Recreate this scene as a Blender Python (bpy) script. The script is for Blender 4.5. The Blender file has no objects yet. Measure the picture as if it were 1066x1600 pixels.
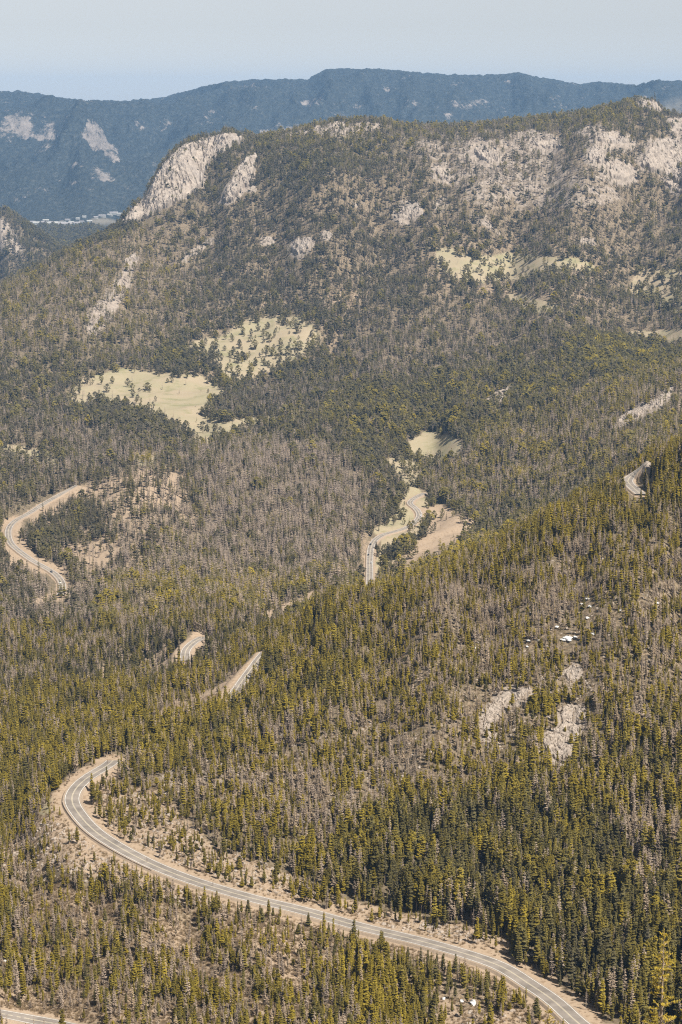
import bpy, bmesh, math, random
import numpy as np
from mathutils import Vector
rng = np.random.default_rng(7)
random.seed(7)
scene = bpy.context.scene
R = math.radians

# ------------------------------------------------------------------ camera, sky, sun, exposure
F = 3111.0                      # focal length in photograph pixels (70 mm on a 36 mm tall sensor)
CX, CY = 533.0, 800.0
HORIZON_V = 158.0
PITCH = math.atan((CY - HORIZON_V) / F)
CAMZ = 600.0
cam_d = bpy.data.cameras.new('camera')
cam = bpy.data.objects.new('camera', cam_d)
scene.collection.objects.link(cam)
cam_d.sensor_fit = 'VERTICAL'
cam_d.sensor_height = 36.0
cam_d.lens = 36.0 * F / 1600.0
cam_d.clip_start = 0.5
cam_d.clip_end = 90000.0
cam.location = (0, 0, CAMZ)
cam.rotation_euler = (math.pi / 2 - PITCH, 0, 0)
scene.camera = cam

SUN_EL, SUN_AZ = R(56), R(138)      # azimuth measured clockwise from the view direction (+Y)
world = bpy.data.worlds.new('World')
scene.world = world
world.use_nodes = True
wn = world.node_tree
wn.nodes.clear()
w_out = wn.nodes.new('ShaderNodeOutputWorld')
w_bg = wn.nodes.new('ShaderNodeBackground')
w_sky = wn.nodes.new('ShaderNodeTexSky')
w_sky.sky_type = 'NISHITA'
w_sky.sun_disc = False
w_sky.sun_elevation = SUN_EL
w_sky.sun_rotation = SUN_AZ
w_sky.altitude = 2500
w_sky.air_density = 1.0
w_sky.dust_density = 1.6
w_sky.ozone_density = 1.0
w_hsv = wn.nodes.new('ShaderNodeHueSaturation')
w_hsv.inputs['Saturation'].default_value = 0.2
w_bg.inputs['Strength'].default_value = 0.058
wn.links.new(w_sky.outputs[0], w_hsv.inputs['Color'])
wn.links.new(w_hsv.outputs[0], w_bg.inputs['Color'])
wn.links.new(w_bg.outputs[0], w_out.inputs['Surface'])

sun_d = bpy.data.lights.new('sun', 'SUN')
sun = bpy.data.objects.new('sun', sun_d)
scene.collection.objects.link(sun)
sun_d.energy = 5.0
sun_d.angle = R(0.53)
sun_d.color = (1.0, 0.925, 0.81)
sdir = Vector((math.sin(SUN_AZ) * math.cos(SUN_EL), math.cos(SUN_AZ) * math.cos(SUN_EL), math.sin(SUN_EL)))
sun.rotation_euler = sdir.to_track_quat('Z', 'Y').to_euler()

scene.view_settings.view_transform = 'Standard'
scene.view_settings.look = 'None'
scene.view_settings.gamma = 1.0
scene.view_settings.use_curve_mapping = False
scene.view_settings.exposure = 0.72
scene.render.engine = 'CYCLES'
cy = scene.cycles
cy.max_bounces = 5
cy.diffuse_bounces = 2
cy.glossy_bounces = 1
cy.transmission_bounces = 2
cy.transparent_max_bounces = 4
cy.volume_bounces = 1
cy.use_denoising = False
cy.use_adaptive_sampling = False
cy.caustics_reflective = False
cy.caustics_refractive = False
scene.render.film_transparent = False
cy.pixel_filter_type = 'BLACKMAN_HARRIS'
cy.filter_width = 1.2

# ------------------------------------------------------------------ numeric helpers
_perm = np.random.default_rng(3).permutation(512).astype(np.int64)
_ga = np.random.default_rng(4).uniform(0, 2 * np.pi, 512)
_gx, _gy = np.cos(_ga), np.sin(_ga)

def perlin(x, y, seed=0):
    x = np.asarray(x, float); y = np.asarray(y, float)
    xi = np.floor(x).astype(np.int64); yi = np.floor(y).astype(np.int64)
    xf = x - xi; yf = y - yi
    u = xf * xf * xf * (xf * (xf * 6 - 15) + 10); v = yf * yf * yf * (yf * (yf * 6 - 15) + 10)
    def g(ix, iy, dx, dy):
        h = _perm[(_perm[(ix + seed * 37) & 511] + iy) & 511]
        return _gx[h] * dx + _gy[h] * dy
    a = g(xi, yi, xf, yf); b = g(xi + 1, yi, xf - 1, yf)
    c = g(xi, yi + 1, xf, yf - 1); d = g(xi + 1, yi + 1, xf - 1, yf - 1)
    return ((a * (1 - u) + b * u) * (1 - v) + (c * (1 - u) + d * u) * v) * 1.5

def fbm(x, y, octv=4, seed=0, gain=0.5):
    s = 0; a = 1
    for k in range(octv):
        s = s + a * perlin(x * 2 ** k, y * 2 ** k, seed + k); a *= gain
    return s

def ridged(x, y, octv=4, seed=0):
    s = 0; a = 1
    for k in range(octv):
        s = s + a * (1 - 2 * np.abs(perlin(x * 2 ** k, y * 2 ** k, seed + k))); a *= 0.5
    return s

def sstep(a, b, x):
    t = np.clip((np.asarray(x, float) - a) / (b - a), 0, 1)
    return t * t * (3 - 2 * t)

cp, sp = math.cos(PITCH), math.sin(PITCH)
def project(x, y, z):
    zc = y * cp - (z - CAMZ) * sp
    zc = np.maximum(zc, 1e-3)
    yc = y * sp + (z - CAMZ) * cp
    return CX + F * x / zc, CY - F * yc / zc

def ray(u, v):
    """azimuth and depression slope (drop per horizontal metre) of the ray through a picture point"""
    x = (np.asarray(u, float) - CX) / F; y = -(np.asarray(v, float) - CY) / F
    dx = x; dy = cp + y * sp; dz = -sp + y * cp
    h = np.hypot(dx, dy)
    return np.arctan2(dx, dy), -dz / h

# ------------------------------------------------------------------ terrain control points: (u, v, horizontal distance)
CTRL = [
 # lower left apron and the near road bench
 (0,1600,752),(150,1600,750),(300,1600,748),(500,1600,745),(700,1600,742),(905,1600,735),(1066,1600,735),
 (0,1500,835),(150,1500,832),(300,1500,828),(450,1510,812),(600,1520,797),(750,1560,765),
 (0,1400,945),(150,1400,925),(300,1430,885),
 (0,1290,1090),(60,1290,1055),(90,1325,995),(50,1340,1010),
 (905,1590,742),(800,1525,790),(700,1480,822),(600,1455,845),(430,1410,880),(300,1375,915),(200,1335,950),
 (140,1300,985),(115,1265,1018),(125,1230,1048),(165,1203,1078),
 (1000,1500,800),(1000,1400,868),(1000,1300,940),(1066,1400,868),(800,1450,838),(800,1380,888),(800,1300,950),
 (600,1400,880),(600,1300,965),(400,1350,925),(400,1300,975),(250,1290,985),(200,1250,1030),
 (1066,1200,1015),(900,1200,1025),(750,1200,1035),(600,1200,1060),(450,1200,1075),(300,1200,1085),(220,1210,1075),
 (1066,1100,1105),(900,1100,1115),(800,1100,1120),(600,1100,1160),(450,1100,1200),(350,1130,1180),
 (1066,1000,1190),(900,1000,1200),(750,1000,1230),(600,1000,1290),(480,1020,1310),
 (1066,900,1290),(900,900,1320),(750,920,1350),
 (1066,800,1380),(1000,760,1440),(920,800,1430),(1066,720,1470),
 # crest of the near spur
 (1066,690,1510),(1000,725,1500),(940,765,1490),(850,810,1475),(740,850,1455),(660,880,1440),(600,905,1425),(500,950,1400),(430,1000,1375),
 (395,1040,1355),(370,1075,1320),(300,1110,1270),(230,1150,1190),
 # ground beyond the spur
 (300,1060,1420),(200,1100,1390),(100,1100,1430),(0,1100,1450),(100,1200,1215),(0,1200,1270),(150,1170,1230),(0,1240,1200),
 (0,1000,1680),(150,1030,1560),(300,1005,1500),(200,950,1850),(60,950,1850),(400,950,1800),(480,940,1830),(520,925,1870),
 (400,900,2030),(300,850,2180),(200,850,2150),(90,905,2050),(20,840,2250),(60,880,2120),(100,800,2400),
 (500,800,2340),(400,750,2480),(250,740,2560),(100,740,2600),(0,740,2620),(520,720,2620),(350,700,2700),(200,690,2780),(0,690,2850),
 (585,890,2120),(580,850,2230),(620,820,2350),(655,800,2420),(645,760,2550),(630,720,2750),(680,695,2860),(690,830,2310),(650,860,2220),(730,825,2300),
 (450,650,3000),(400,660,3050),(320,670,2980),(150,620,3250),(250,620,3240),(350,625,3200),(200,590,3400),(60,620,3250),(0,600,3300),(100,570,3480),
 (350,580,3430),(430,530,3640),(430,500,3740),(300,530,3650),(200,520,3680),(100,500,3780),(0,520,3700),(520,560,3500),
 (600,640,3000),(700,600,3180),(620,560,3400),(720,650,2900),(800,650,2850),(850,600,3050),(820,565,3250),(860,560,3230),
 (750,750,2560),(800,700,2650),(900,700,2500),(950,640,2700),(1000,640,2660),(1040,610,2760),(1066,600,2800),(1066,650,2600),(900,730,2420),(760,790,2440),(820,770,2420),
 (600,480,3800),(700,500,3720),(800,500,3700),(950,520,3600),(1040,525,3560),(1040,460,3850),(1066,560,3200),(960,570,3150),
 (0,460,4150),(100,430,4200),(200,430,4150),(300,420,4200),(430,400,4200),(600,400,4180),(800,400,4180),(1000,400,4120),
 (250,360,4430),(330,320,4560),(430,300,4500),(600,300,4500),(800,300,4520),(1000,300,4450),(1066,300,4440),
 (300,260,4750),(400,240,4760),(500,230,4780),(650,240,4800),(800,240,4850),(950,230,4900),(1066,220,4950),
 (0,448,4280),(100,397,4420),(183,360,4560),(205,327,4640),(240,282,4720),(272,240,4800),(290,227,4850),(350,213,4950),(430,213,5000),(570,189,5050),(700,198,5100),(860,184,5250),(1000,159,5400),(1066,185,5400),
 # far valley, hills and the blue range
 (0,430,6050),(0,400,6150),(0,340,6300),(45,375,6250),(90,405,6150),(30,420,6000),
 (60,385,7800),(110,390,7600),(150,375,7900),(140,360,8500),(60,352,9000),(100,348,9300),(200,346,9500),(180,338,10000),(60,335,9900),
 (0,320,10500),(100,320,10300),(200,320,10200),(0,270,11100),(100,260,11200),(200,290,10800),(60,300,10700),
 (145,190,11900),(110,215,11700),(190,240,11500),(170,215,11750),(75,235,11600),(30,185,12600),(230,215,12200),(60,170,13500),(150,176,13400),
 (300,230,11800),(300,190,12700),(440,185,12800),(600,170,13200),(750,175,13200),(900,170,13300),(1066,160,13500),
 (450,220,11900),(750,210,12000),
]
RIDGE_SIL = [(-80,146),(0,142),(40,143),(100,154),(190,158),(250,153),(300,140),(350,128),(400,124),(480,124),(510,108),(530,107),(600,108),(660,114),(740,118),(790,116),(808,113),(830,118),(870,125),(905,132),(940,127),(990,133),(1010,130),(1022,125),(1066,126),(1150,122)]
for u_, v_ in RIDGE_SIL[1:-1:2]:
    CTRL.append((u_, v_ + 1, 15000))
# hidden ground, given as (u, distance, height relative to the camera)
HID = []
for u_, zz in ((1066,-330),(950,-360),(850,-400),(740,-430),(660,-440)):
    HID.append((u_, 1800, zz))
for u_, zz in ((1066,-385),(950,-410),(850,-455),(740,-480)):
    HID.append((u_, 2080, zz))
HID += [(600,1700,-455),(500,1620,-440),(430,1560,-425)]
for u_ in (0,120,240,360,480,600,720,840,960,1066):
    HID.append((u_, 600, -318)); HID.append((u_, 680, -352))
    HID.append((u_, 17500, -150)); HID.append((u_, 24000, -500))
for u_ in (300,450,600,750,900,1066):
    HID.append((u_, 6000, -190)); HID.append((u_, 7500, -480)); HID.append((u_, 9500, -545)); HID.append((u_, 10700, -480))
HID += [(200,5400,-430),(100,5200,-480),(0,5100,-500),(0,6900,-520)]

KA = 9.0
pts = []
for u_, v_, r_ in CTRL:
    a_, s_ = ray(u_, v_)
    pts.append((float(a_) * KA, math.log(r_), -float(s_) * r_))
for u_, r_, z_ in HID:
    a_ = math.atan((u_ - CX) / F / cp)
    pts.append((a_ * KA, math.log(r_), z_))
pts = np.array(pts)
keep = []
for i in range(len(pts)):
    if all(abs(pts[i, 0] - pts[j, 0]) + abs(pts[i, 1] - pts[j, 1]) > 0.012 for j in keep):
        keep.append(i)
pts = pts[keep]
def _phi(d2):
    return 0.5 * d2 * np.log(d2 + 1e-12)
nP = len(pts)
P2 = pts[:, :2]
Kmat = _phi(((P2[:, None] - P2[None]) ** 2).sum(-1)) + np.eye(nP) * 2e-4
Amat = np.zeros((nP + 3, nP + 3))
Amat[:nP, :nP] = Kmat
Amat[:nP, nP] = 1; Amat[:nP, nP + 1:] = P2
Amat[nP, :nP] = 1; Amat[nP + 1:, :nP] = P2.T
coef = np.linalg.solve(Amat, np.concatenate([pts[:, 2], np.zeros(3)]))

# ------------------------------------------------------------------ polar terrain grid
rows = [0.01, 3, 8, 16, 30, 60, 110, 170, 240, 320, 400, 470, 530, 580, 610, 640]
r_ = 660.0
while r_ < 20500:
    rows.append(r_)
    if r_ < 1560: r_ += r_ * 0.0027
    elif r_ < 4100: r_ += r_ * 0.0032
    elif r_ < 5600: r_ += 9.0
    elif r_ < 9000: r_ += r_ * 0.008
    elif r_ < 16000: r_ += r_ * 0.0048
    else: r_ += r_ * 0.04
rows += [21000.0]
rows = np.array(rows)
azf = np.arange(-11.4, 11.4001, 0.052)
side = np.array([12, 13, 14.5, 17, 20, 25, 32, 42, 55, 70, 90, 110, 130, 150, 165, 178.0])
azs = np.radians(np.concatenate([-side[::-1], azf, side]))
nA, nR = len(azs), len(rows)
AZ, RR = np.meshgrid(azs, rows, indexing='ij')
X = np.sin(AZ) * RR; Y = np.cos(AZ) * RR
azc = np.clip(AZ, -R(11.6), R(11.6))
Zt = np.zeros_like(RR)
qa = azc.ravel() * KA; qr = np.log(np.clip(RR.ravel(), 600, 26000))
out = np.full(qa.shape, coef[nP]) + coef[nP + 1] * qa + coef[nP + 2] * qr
# evaluate in the (azimuth, log r) plane: separable chunks
for i in range(0, qa.size, 20000):
    d2 = (qa[i:i + 20000, None] - P2[None, :, 0]) ** 2 + (qr[i:i + 20000, None] - P2[None, :, 1]) ** 2
    out[i:i + 20000] += _phi(d2) @ coef[:nP]
Zt = out.reshape(RR.shape)
near_z = -2.0 - 0.522 * RR
wn_ = sstep(600, 700, RR)
Z = near_z * (1 - wn_) + Zt * wn_
# fade to broad rolling country outside the view and far beyond
far_w = sstep(17500, 20500, RR)
Z = Z * (1 - far_w) + (-520) * far_w
# relief
amp = np.interp(RR, [0, 600, 800, 1500, 2500, 4200, 5200, 6500, 9000, 9900, 11500, 14000, 16000, 30000], [0.2, 3, 2.2, 4, 7, 10, 10, 22, 8, 12, 120, 60, 20, 60])
scl = np.interp(RR, [0, 1500, 4000, 6000, 11000, 15000], [60, 90, 170, 260, 850, 900])
nx = X / 1.0; ny = Y / 1.0
lowf = fbm(nx / 90, ny / 90, 4, 1)
midf = fbm(nx / 190, ny / 190, 4, 11)
farf = ridged(nx / 620 + 3 + 0.3 * perlin(nx / 900, ny / 900, 33), ny / 2600, 5, 21) - 0.6
Z += np.where(RR < 3000, lowf * amp, 0) * (1 - sstep(2200, 3000, RR)) + midf * amp * sstep(2200, 3000, RR) * (1 - sstep(8000, 10500, RR)) + farf * amp * sstep(9500, 11500, RR)
Z += CAMZ

def sil_fix(table, r0, r1, r2, r3, cap=None):
    """pull the skyline of a ridge onto its own profile"""
    global Z
    sel = np.where((rows > r1 * 0.93) & (rows < r2 * 1.04))[0]
    u, v = project(X[:, sel], Y[:, sel], Z[:, sel])
    k = np.argmin(v, axis=1)
    ii = np.arange(nA)
    vm, um, rm = v[ii, k], u[ii, k], rows[sel][k]
    tu = np.array([t[0] for t in table], float); tv = np.array([t[1] for t in table], float)
    target = np.interp(np.clip(um, -400, 1500), tu, tv)
    dz = (vm - target) / F * rm
    if cap is not None:
        dz = np.where(cap(um), dz, 0)
    dz = np.where(np.abs(AZ[:, 0]) > R(11.5), 0, dz)
    w = sstep(r0, r1, rows) * (1 - sstep(r2, r3, rows))
    Z = Z + dz[:, None] * w[None, :]

DEER_SIL = [(-80,490),(0,450),(50,424),(100,398),(150,375),(180,361),(186,352),(194,342),(207,327),(224,316),(236,292),(246,272),(256,257),(272,240),(290,227),(300,222),(320,219),(340,214),(350,210),(362,211),(375,216),(385,214),(400,216),(430,212),(470,206),(510,197),(520,192),(545,193),(570,190),(610,193),(640,200),(700,200),(740,199),(800,192),(860,186),(920,177),(960,167),(990,161),(1005,158),(1020,161),(1030,168),(1040,178),(1066,186),(1150,195)]
NEAR_SIL = [(560,945),(600,934),(660,912),(740,875),(850,820),(940,775),(1000,737),(1066,702),(1150,660)]
for _ in range(4):
    sil_fix(DEER_SIL, 4050, 4450, 5600, 6400)
    sil_fix(RIDGE_SIL, 11600, 12700, 16200, 17600)
    sil_fix(NEAR_SIL, 1250, 1420, 1560, 1750, cap=lambda u: u > 570)

Z += sstep(11000, 13000, RR) * (fbm(X / 70, Y / 120, 3, 91) * 11)
# ------------------------------------------------------------------ ray casting onto the terrain grid
i0f = np.searchsorted(azs, R(-11.4) - 1e-6)
def grid_z(x, y):
    """bilinear ground height at world x, y"""
    a = np.arctan2(x, y); r = np.hypot(x, y)
    ia = np.clip(np.searchsorted(azs, a) - 1, 0, nA - 2); ir = np.clip(np.searchsorted(rows, r) - 1, 0, nR - 2)
    ta = np.clip((a - azs[ia]) / (azs[ia + 1] - azs[ia]), 0, 1); tr = np.clip((r - rows[ir]) / (rows[ir + 1] - rows[ir]), 0, 1)
    return (Z[ia, ir] * (1 - ta) + Z[ia + 1, ir] * ta) * (1 - tr) + (Z[ia, ir + 1] * (1 - ta) + Z[ia + 1, ir + 1] * ta) * tr

def hit(u, v, rmin=650.0):
    """where the photograph's ray through (u, v) first meets the ground beyond rmin"""
    u = np.atleast_1d(np.asarray(u, float)); v = np.atleast_1d(np.asarray(v, float))
    a, s = ray(u, v)
    ia = np.clip(np.searchsorted(azs, a) - 1, 0, nA - 2)
    ta = np.clip((a - azs[ia]) / (azs[ia + 1] - azs[ia]), 0, 1)[:, None]
    rm = np.broadcast_to(np.asarray(rmin, float), u.shape)
    res = np.zeros((len(u), 3))
    for c in range(0, len(u), 2000):
        q = slice(c, c + 2000)
        zc = Z[ia[q]] * (1 - ta[q]) + Z[ia[q] + 1] * ta[q]
        sl = (CAMZ - zc) / rows[None, :]
        ok = (sl <= s[q, None]) & (rows[None, :] >= rm[q, None])
        k = np.argmax(ok, axis=1); k = np.where(ok.any(1), k, nR - 4)
        k = np.maximum(k, 1)
        n = np.arange(len(k))
        s1, s0 = sl[n, k], sl[n, k - 1]
        t = np.clip((s0 - s[q]) / np.maximum(s0 - s1, 1e-9), 0, 1)
        r = rows[k - 1] + t * (rows[k] - rows[k - 1])
        r = np.maximum(r, rm[q])
        res[q, 0] = np.sin(a[q]) * r; res[q, 1] = np.cos(a[q]) * r
    res[:, 2] = grid_z(res[:, 0], res[:, 1])
    return res

# ------------------------------------------------------------------ roads: centre lines in picture points with distance limits
ROADS = [
 dict(name='near', pts=[(960,1640),(905,1600),(865,1563),(820,1533),(780,1508),(700,1482),(640,1466),(560,1447),(480,1424),(400,1405),(330,1385),(280,1368),(230,1347),(180,1320),(145,1296),(122,1270),(112,1250),(118,1232),(138,1214),(168,1196),(177,1188)], rmin=660, rmax=1130, w=4.1, carve=(8.5, 38.0), bank=(8.5, 15)),
 dict(name='lower', pts=[(-60,1572),(0,1583),(50,1593),(100,1602),(160,1618)], rmin=660, rmax=900, w=3.6),
 dict(name='bench', pts=[(352,1098),(366,1082),(380,1062),(392,1046),(402,1032),(412,1020)], rmin=1150, rmax=1420, w=3.3),
 dict(name='switchback', pts=[(318,995),(306,1001),(294,1010),(289,1020),(290,1032)], rmin=1400, rmax=1620, w=3.6),
 dict(name='valley', pts=[(577,925),(578,900),(578,875),(580,855),(588,842),(602,834),(618,830),(636,824),(650,814),(656,804),(650,794),(640,786),(648,778),(664,770)], rmin=1900, rmax=2700, w=3.5),
 dict(name='west', pts=[(120,758),(95,772),(70,786),(45,802),(22,815),(13,830),(17,848),(32,862),(50,875),(66,884),(82,893),(95,906),(98,920),(94,930)], rmin=1900, rmax=2500, w=3.5),
 dict(name='east', pts=[(1010,722),(1003,732),(990,740),(980,747),(982,754),(992,764),(1002,772)], rmin=1380, rmax=1560, w=4.0),
]
def catmull(P, n):
    P = np.array(P, float); out = []
    Q = np.vstack([2 * P[0] - P[1], P, 2 * P[-1] - P[-2]])
    for i in range(len(P) - 1):
        p0, p1, p2, p3 = Q[i:i + 4]
        for t in np.linspace(0, 1, n, endpoint=False):
            out.append(0.5 * ((2 * p1) + (-p0 + p2) * t + (2 * p0 - 5 * p1 + 4 * p2 - p3) * t * t + (-p0 + 3 * p1 - 3 * p2 + p3) * t ** 3))
    out.append(P[-1]); return np.array(out)
road_lines = []
for rd in ROADS:
    uv = catmull(rd['pts'], 6)
    p = hit(uv[:, 0], uv[:, 1], rd['rmin'])
    r = np.hypot(p[:, 0], p[:, 1]); r2 = np.clip(r, rd['rmin'], rd['rmax'])
    for k in range(30):                                   # an even course without jumps
        r2[1:-1] = (r2[:-2] + 2 * r2[1:-1] + r2[2:]) / 4
    a, s = ray(uv[:, 0], uv[:, 1])
    x, y = np.sin(a) * r2, np.cos(a) * r2
    z = CAMZ - s * r2
    line = np.stack([x, y, z], 1)
    seg = np.r_[0, np.cumsum(np.hypot(np.diff(x), np.diff(y)))]
    n = max(int(seg[-1] / 3.0), 12)
    t = np.linspace(0, seg[-1], n)
    line = np.stack([np.interp(t, seg, line[:, k]) for k in range(3)], 1)
    for k in range(8):
        line[1:-1] = (line[:-2] + 2 * line[1:-1] + line[2:]) / 4
    rd['line'] = line
    # carve the bench for it
    bb = (X > line[:, 0].min() - 45) & (X < line[:, 0].max() + 45) & (Y > line[:, 1].min() - 45) & (Y < line[:, 1].max() + 45)
    idx = np.where(bb)
    px, py = X[idx], Y[idx]
    best = np.full(px.shape, 1e9); bz = np.zeros(px.shape)
    for k in range(len(line) - 1):
        ax, ay = line[k, :2]; bx, by = line[k + 1, :2]
        L2 = (bx - ax) ** 2 + (by - ay) ** 2 + 1e-9
        tt = np.clip(((px - ax) * (bx - ax) + (py - ay) * (by - ay)) / L2, 0, 1)
        d = np.hypot(px - ax - tt * (bx - ax), py - ay - tt * (by - ay))
        m = d < best
        best[m] = d[m]; bz[m] = (line[k, 2] * (1 - tt) + line[k + 1, 2] * tt)[m]
    w = 1 - sstep(*rd.get('carve', (7.0, 17.0)), best)
    Z[idx] = Z[idx] * (1 - w) + (bz - 1.1) * w
    rd['idx'] = idx; rd['dist'] = best
ROADD = np.full(Z.shape, 1e3)
for rd in ROADS:
    b0, b1 = rd.get('bank', (4.3, 9.5)); ROADD[rd['idx']] = np.minimum(ROADD[rd['idx']], rd['dist'] * 9 / b0 if b0 < 6 else rd['dist'])

# ------------------------------------------------------------------ land-cover map (what grows where)
MW, MH, MS = 573, 840, 2.0
MU0, MV0 = -40.0, -40.0
def blank(v=0.0):
    return np.full((MH, MW), float(v))
_gu, _gv = np.meshgrid(MU0 + np.arange(MW) * MS, MV0 + np.arange(MH) * MS)
def blur(m, k):
    k = int(max(k, 0))
    if k < 1: return m
    for _ in range(2):
        for axis in (0, 1):
            pad = [(0, 0), (0, 0)]; pad[axis] = (k + 1, k)
            c = np.cumsum(np.pad(m, pad, mode='edge'), axis=axis)
            n = m.shape[axis]
            hi = np.take(c, np.arange(2 * k + 1, 2 * k + 1 + n), axis=axis); lo = np.take(c, np.arange(0, n), axis=axis)
            m = (hi - lo) / (2 * k + 1)
    return m
def poly(P, feather=6):
    P = np.array(P, float)
    x0, y0 = P.min(0) - 8; x1, y1 = P.max(0) + 8
    inside = np.zeros(_gu.shape, bool)
    sel = (_gu > x0) & (_gu < x1) & (_gv > y0) & (_gv < y1)
    gx, gy = _gu[sel], _gv[sel]
    ins = np.zeros(gx.shape, bool)
    j = len(P) - 1
    for i in range(len(P)):
        xi, yi = P[i]; xj, yj = P[j]
        if yi != yj:
            ins ^= ((yi > gy) != (yj > gy)) & (gx < (xj - xi) * (gy - yi) / (yj - yi) + xi)
        j = i
    inside[sel] = ins
    return blur(inside.astype(float), feather / MS)
M = dict(dens=blank(0.82), dead=blank(0.3), grass=blank(0), dirt=blank(0), rock=blank(0), yel=blank(0.22), broad=blank(0.25), size=blank(1.0), scrub=blank(0), zone=blank(0))
def paint(P, feather=6, k=1.0, **ch):
    m = poly(P, feather) * k
    for c, v in ch.items():
        M[c] = M[c] * (1 - m) + v * m
def ell(cx, cy, rx, ry, rot=0, n=14):
    t = np.linspace(0, 2 * np.pi, n, endpoint=False); c, s = math.cos(R(rot)), math.sin(R(rot))
    return [(cx + rx * math.cos(a) * c - ry * math.sin(a) * s, cy + rx * math.cos(a) * s + ry * math.sin(a) * c) for a in t]
# -- the mountain
paint([(-40,380),(1110,120),(1110,560),(-40,560)], 20, yel=0.22, dead=0.40, broad=0.15, dens=0.66, dirt=0.42)
paint([(400,200),(600,180),(760,190),(1000,150),(1040,200),(860,210),(760,225),(600,240),(520,270),(450,300),(400,260)], 12, yel=0.45, dead=0.4, broad=0.4, dens=0.9)
paint([(-40,440),(180,350),(240,340),(120,440),(-40,500)], 16, yel=0.7, dead=0.45)
paint([(600,200),(760,195),(920,200),(1000,230),(980,330),(860,340),(740,330),(640,260)], 14, dead=0.62, rock=0.56, dens=0.5)
paint([(0,440),(260,340),(330,400),(220,560),(0,560)], 30, dead=0.5, yel=0.5, dens=0.68)
paint([(300,330),(420,240),(620,300),(700,480),(560,560),(330,480)], 30, dead=0.24, yel=0.08, dens=0.78)
paint([(560,260),(700,250),(700,420),(600,420)], 16, dead=0.35, rock=0.2, dens=0.75)
paint([(860,210),(1100,180),(1100,330),(980,300),(900,260)], 12, rock=0.3, dens=0.6, dead=0.4)
# cliffs and slabs
paint([(180,362),(186,350),(207,325),(224,312),(236,290),(246,270),(256,255),(272,238),(290,225),(320,216),(350,206),(385,209),(395,215),(372,226),(352,236),(330,252),(322,268),(318,290),(300,308),(272,318),(240,335),(205,352)], 3, rock=1, dens=0.1)
paint([(344,318),(352,295),(368,268),(382,250),(400,238),(404,250),(398,275),(405,300),(385,302),(362,320)], 3, rock=1, dens=0.12)
paint(ell(530,205,42,10,8), 5, rock=0.85, dens=0.25, dead=0.5)
paint(ell(470,384,20,12,-25), 4, rock=1, dens=0.12)
paint(ell(508,368,14,7,-10), 4, rock=0.9, dens=0.2)
paint(ell(418,376,12,7,-15), 4, rock=0.9, dens=0.2)
paint([(130,500),(150,470),(175,440),(205,395),(215,400),(212,440),(190,480),(170,510),(140,540)], 6, rock=0.8, dens=0.35, dead=0.5)
paint([(280,410),(300,390),(330,370),(345,365),(335,380),(300,405),(285,418)], 4, rock=0.85, dens=0.3)
paint(ell(755,240,28,16,25), 5, rock=0.95, dens=0.15)
paint(ell(845,222,34,12,15), 5, rock=0.9, dens=0.25)
paint(ell(950,215,52,14,18), 6, rock=0.85, dens=0.3)
paint(ell(930,240,22,20,30), 6, rock=0.85, dens=0.3)
paint(ell(968,268,34,18,10), 6, rock=0.95, dens=0.2)
paint([(1000,250),(1015,222),(1040,215),(1110,225),(1110,290),(1066,290),(1040,275),(1010,265)], 4, rock=1, dens=0.06)
paint([(1020,275),(1066,290),(1110,300),(1110,320),(1060,300)], 4, rock=0.9, dens=0.25)
paint([(985,154),(1005,154),(1025,160),(1036,175),(1020,170),(1000,163)], 3, rock=1, dens=0.1)
paint([(1040,186),(1110,186),(1110,215),(1050,210)], 5, rock=0.9, dens=0.2)
paint(ell(688,272,20,14,40), 5, rock=0.9, dens=0.25)
paint(ell(636,330,26,16,-20), 6, rock=0.85, dens=0.35)
paint(ell(760,350,36,12,30), 6, rock=0.6, dens=0.5)
paint(ell(850,300,60,14,10), 8, rock=0.6, dens=0.5, dead=0.6)
paint(ell(920,378,16,8,10), 4, rock=0.8, dens=0.3)
paint(ell(540,468,24,12,0), 8, dirt=0.7, dens=0.45)
paint(ell(560,320,20,10,20), 6, rock=0.5, dens=0.6)
paint(ell(690,320,14,22,30), 6, rock=0.6, dens=0.5)
paint([(660,375),(800,380),(960,400),(950,450),(900,500),(780,480),(680,440)], 14, dens=0.5, dirt=0.5, broad=0.7)
# dry clearings on the right of the mountain
paint([(680,390),(700,385),(740,400),(800,395),(840,400),(870,398),(930,410),(936,424),(900,425),(860,425),(820,440),(780,436),(740,444),(700,432),(680,415)], 6, grass=0.95, dirt=0.3, dens=0.07, broad=0.9, dead=0.1)
paint([(790,455),(830,462),(880,480),(885,490),(850,492),(805,480)], 5, grass=0.9, dirt=0.4, dens=0.07, broad=0.9)
paint([(1000,420),(1110,415),(1110,480),(1050,490),(1010,470),(980,450)], 7, grass=0.95, dens=0.14, broad=0.9, dead=0.1)
paint([(980,520),(1000,515),(1110,514),(1110,534),(1050,536),(1010,530)], 3, grass=1, dens=0.02)
paint([(955,552),(985,545),(1020,560),(1025,568),(985,570)], 4, grass=0.9, dens=0.06)
paint([(880,540),(950,530),(1040,540),(1066,560),(1066,600),(960,600),(880,580)], 10, broad=0.9, dead=0.08, yel=0.4, dens=0.8)
paint([(270,530),(400,470),(520,490),(560,560),(470,600),(330,610),(270,580)], 14, dens=0.6, dirt=0.5, broad=0.7)
paint([(90,600),(160,575),(320,580),(360,610),(440,640),(330,700),(200,640),(100,640)], 10, dens=0.55, dirt=0.4, broad=0.8)
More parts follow.
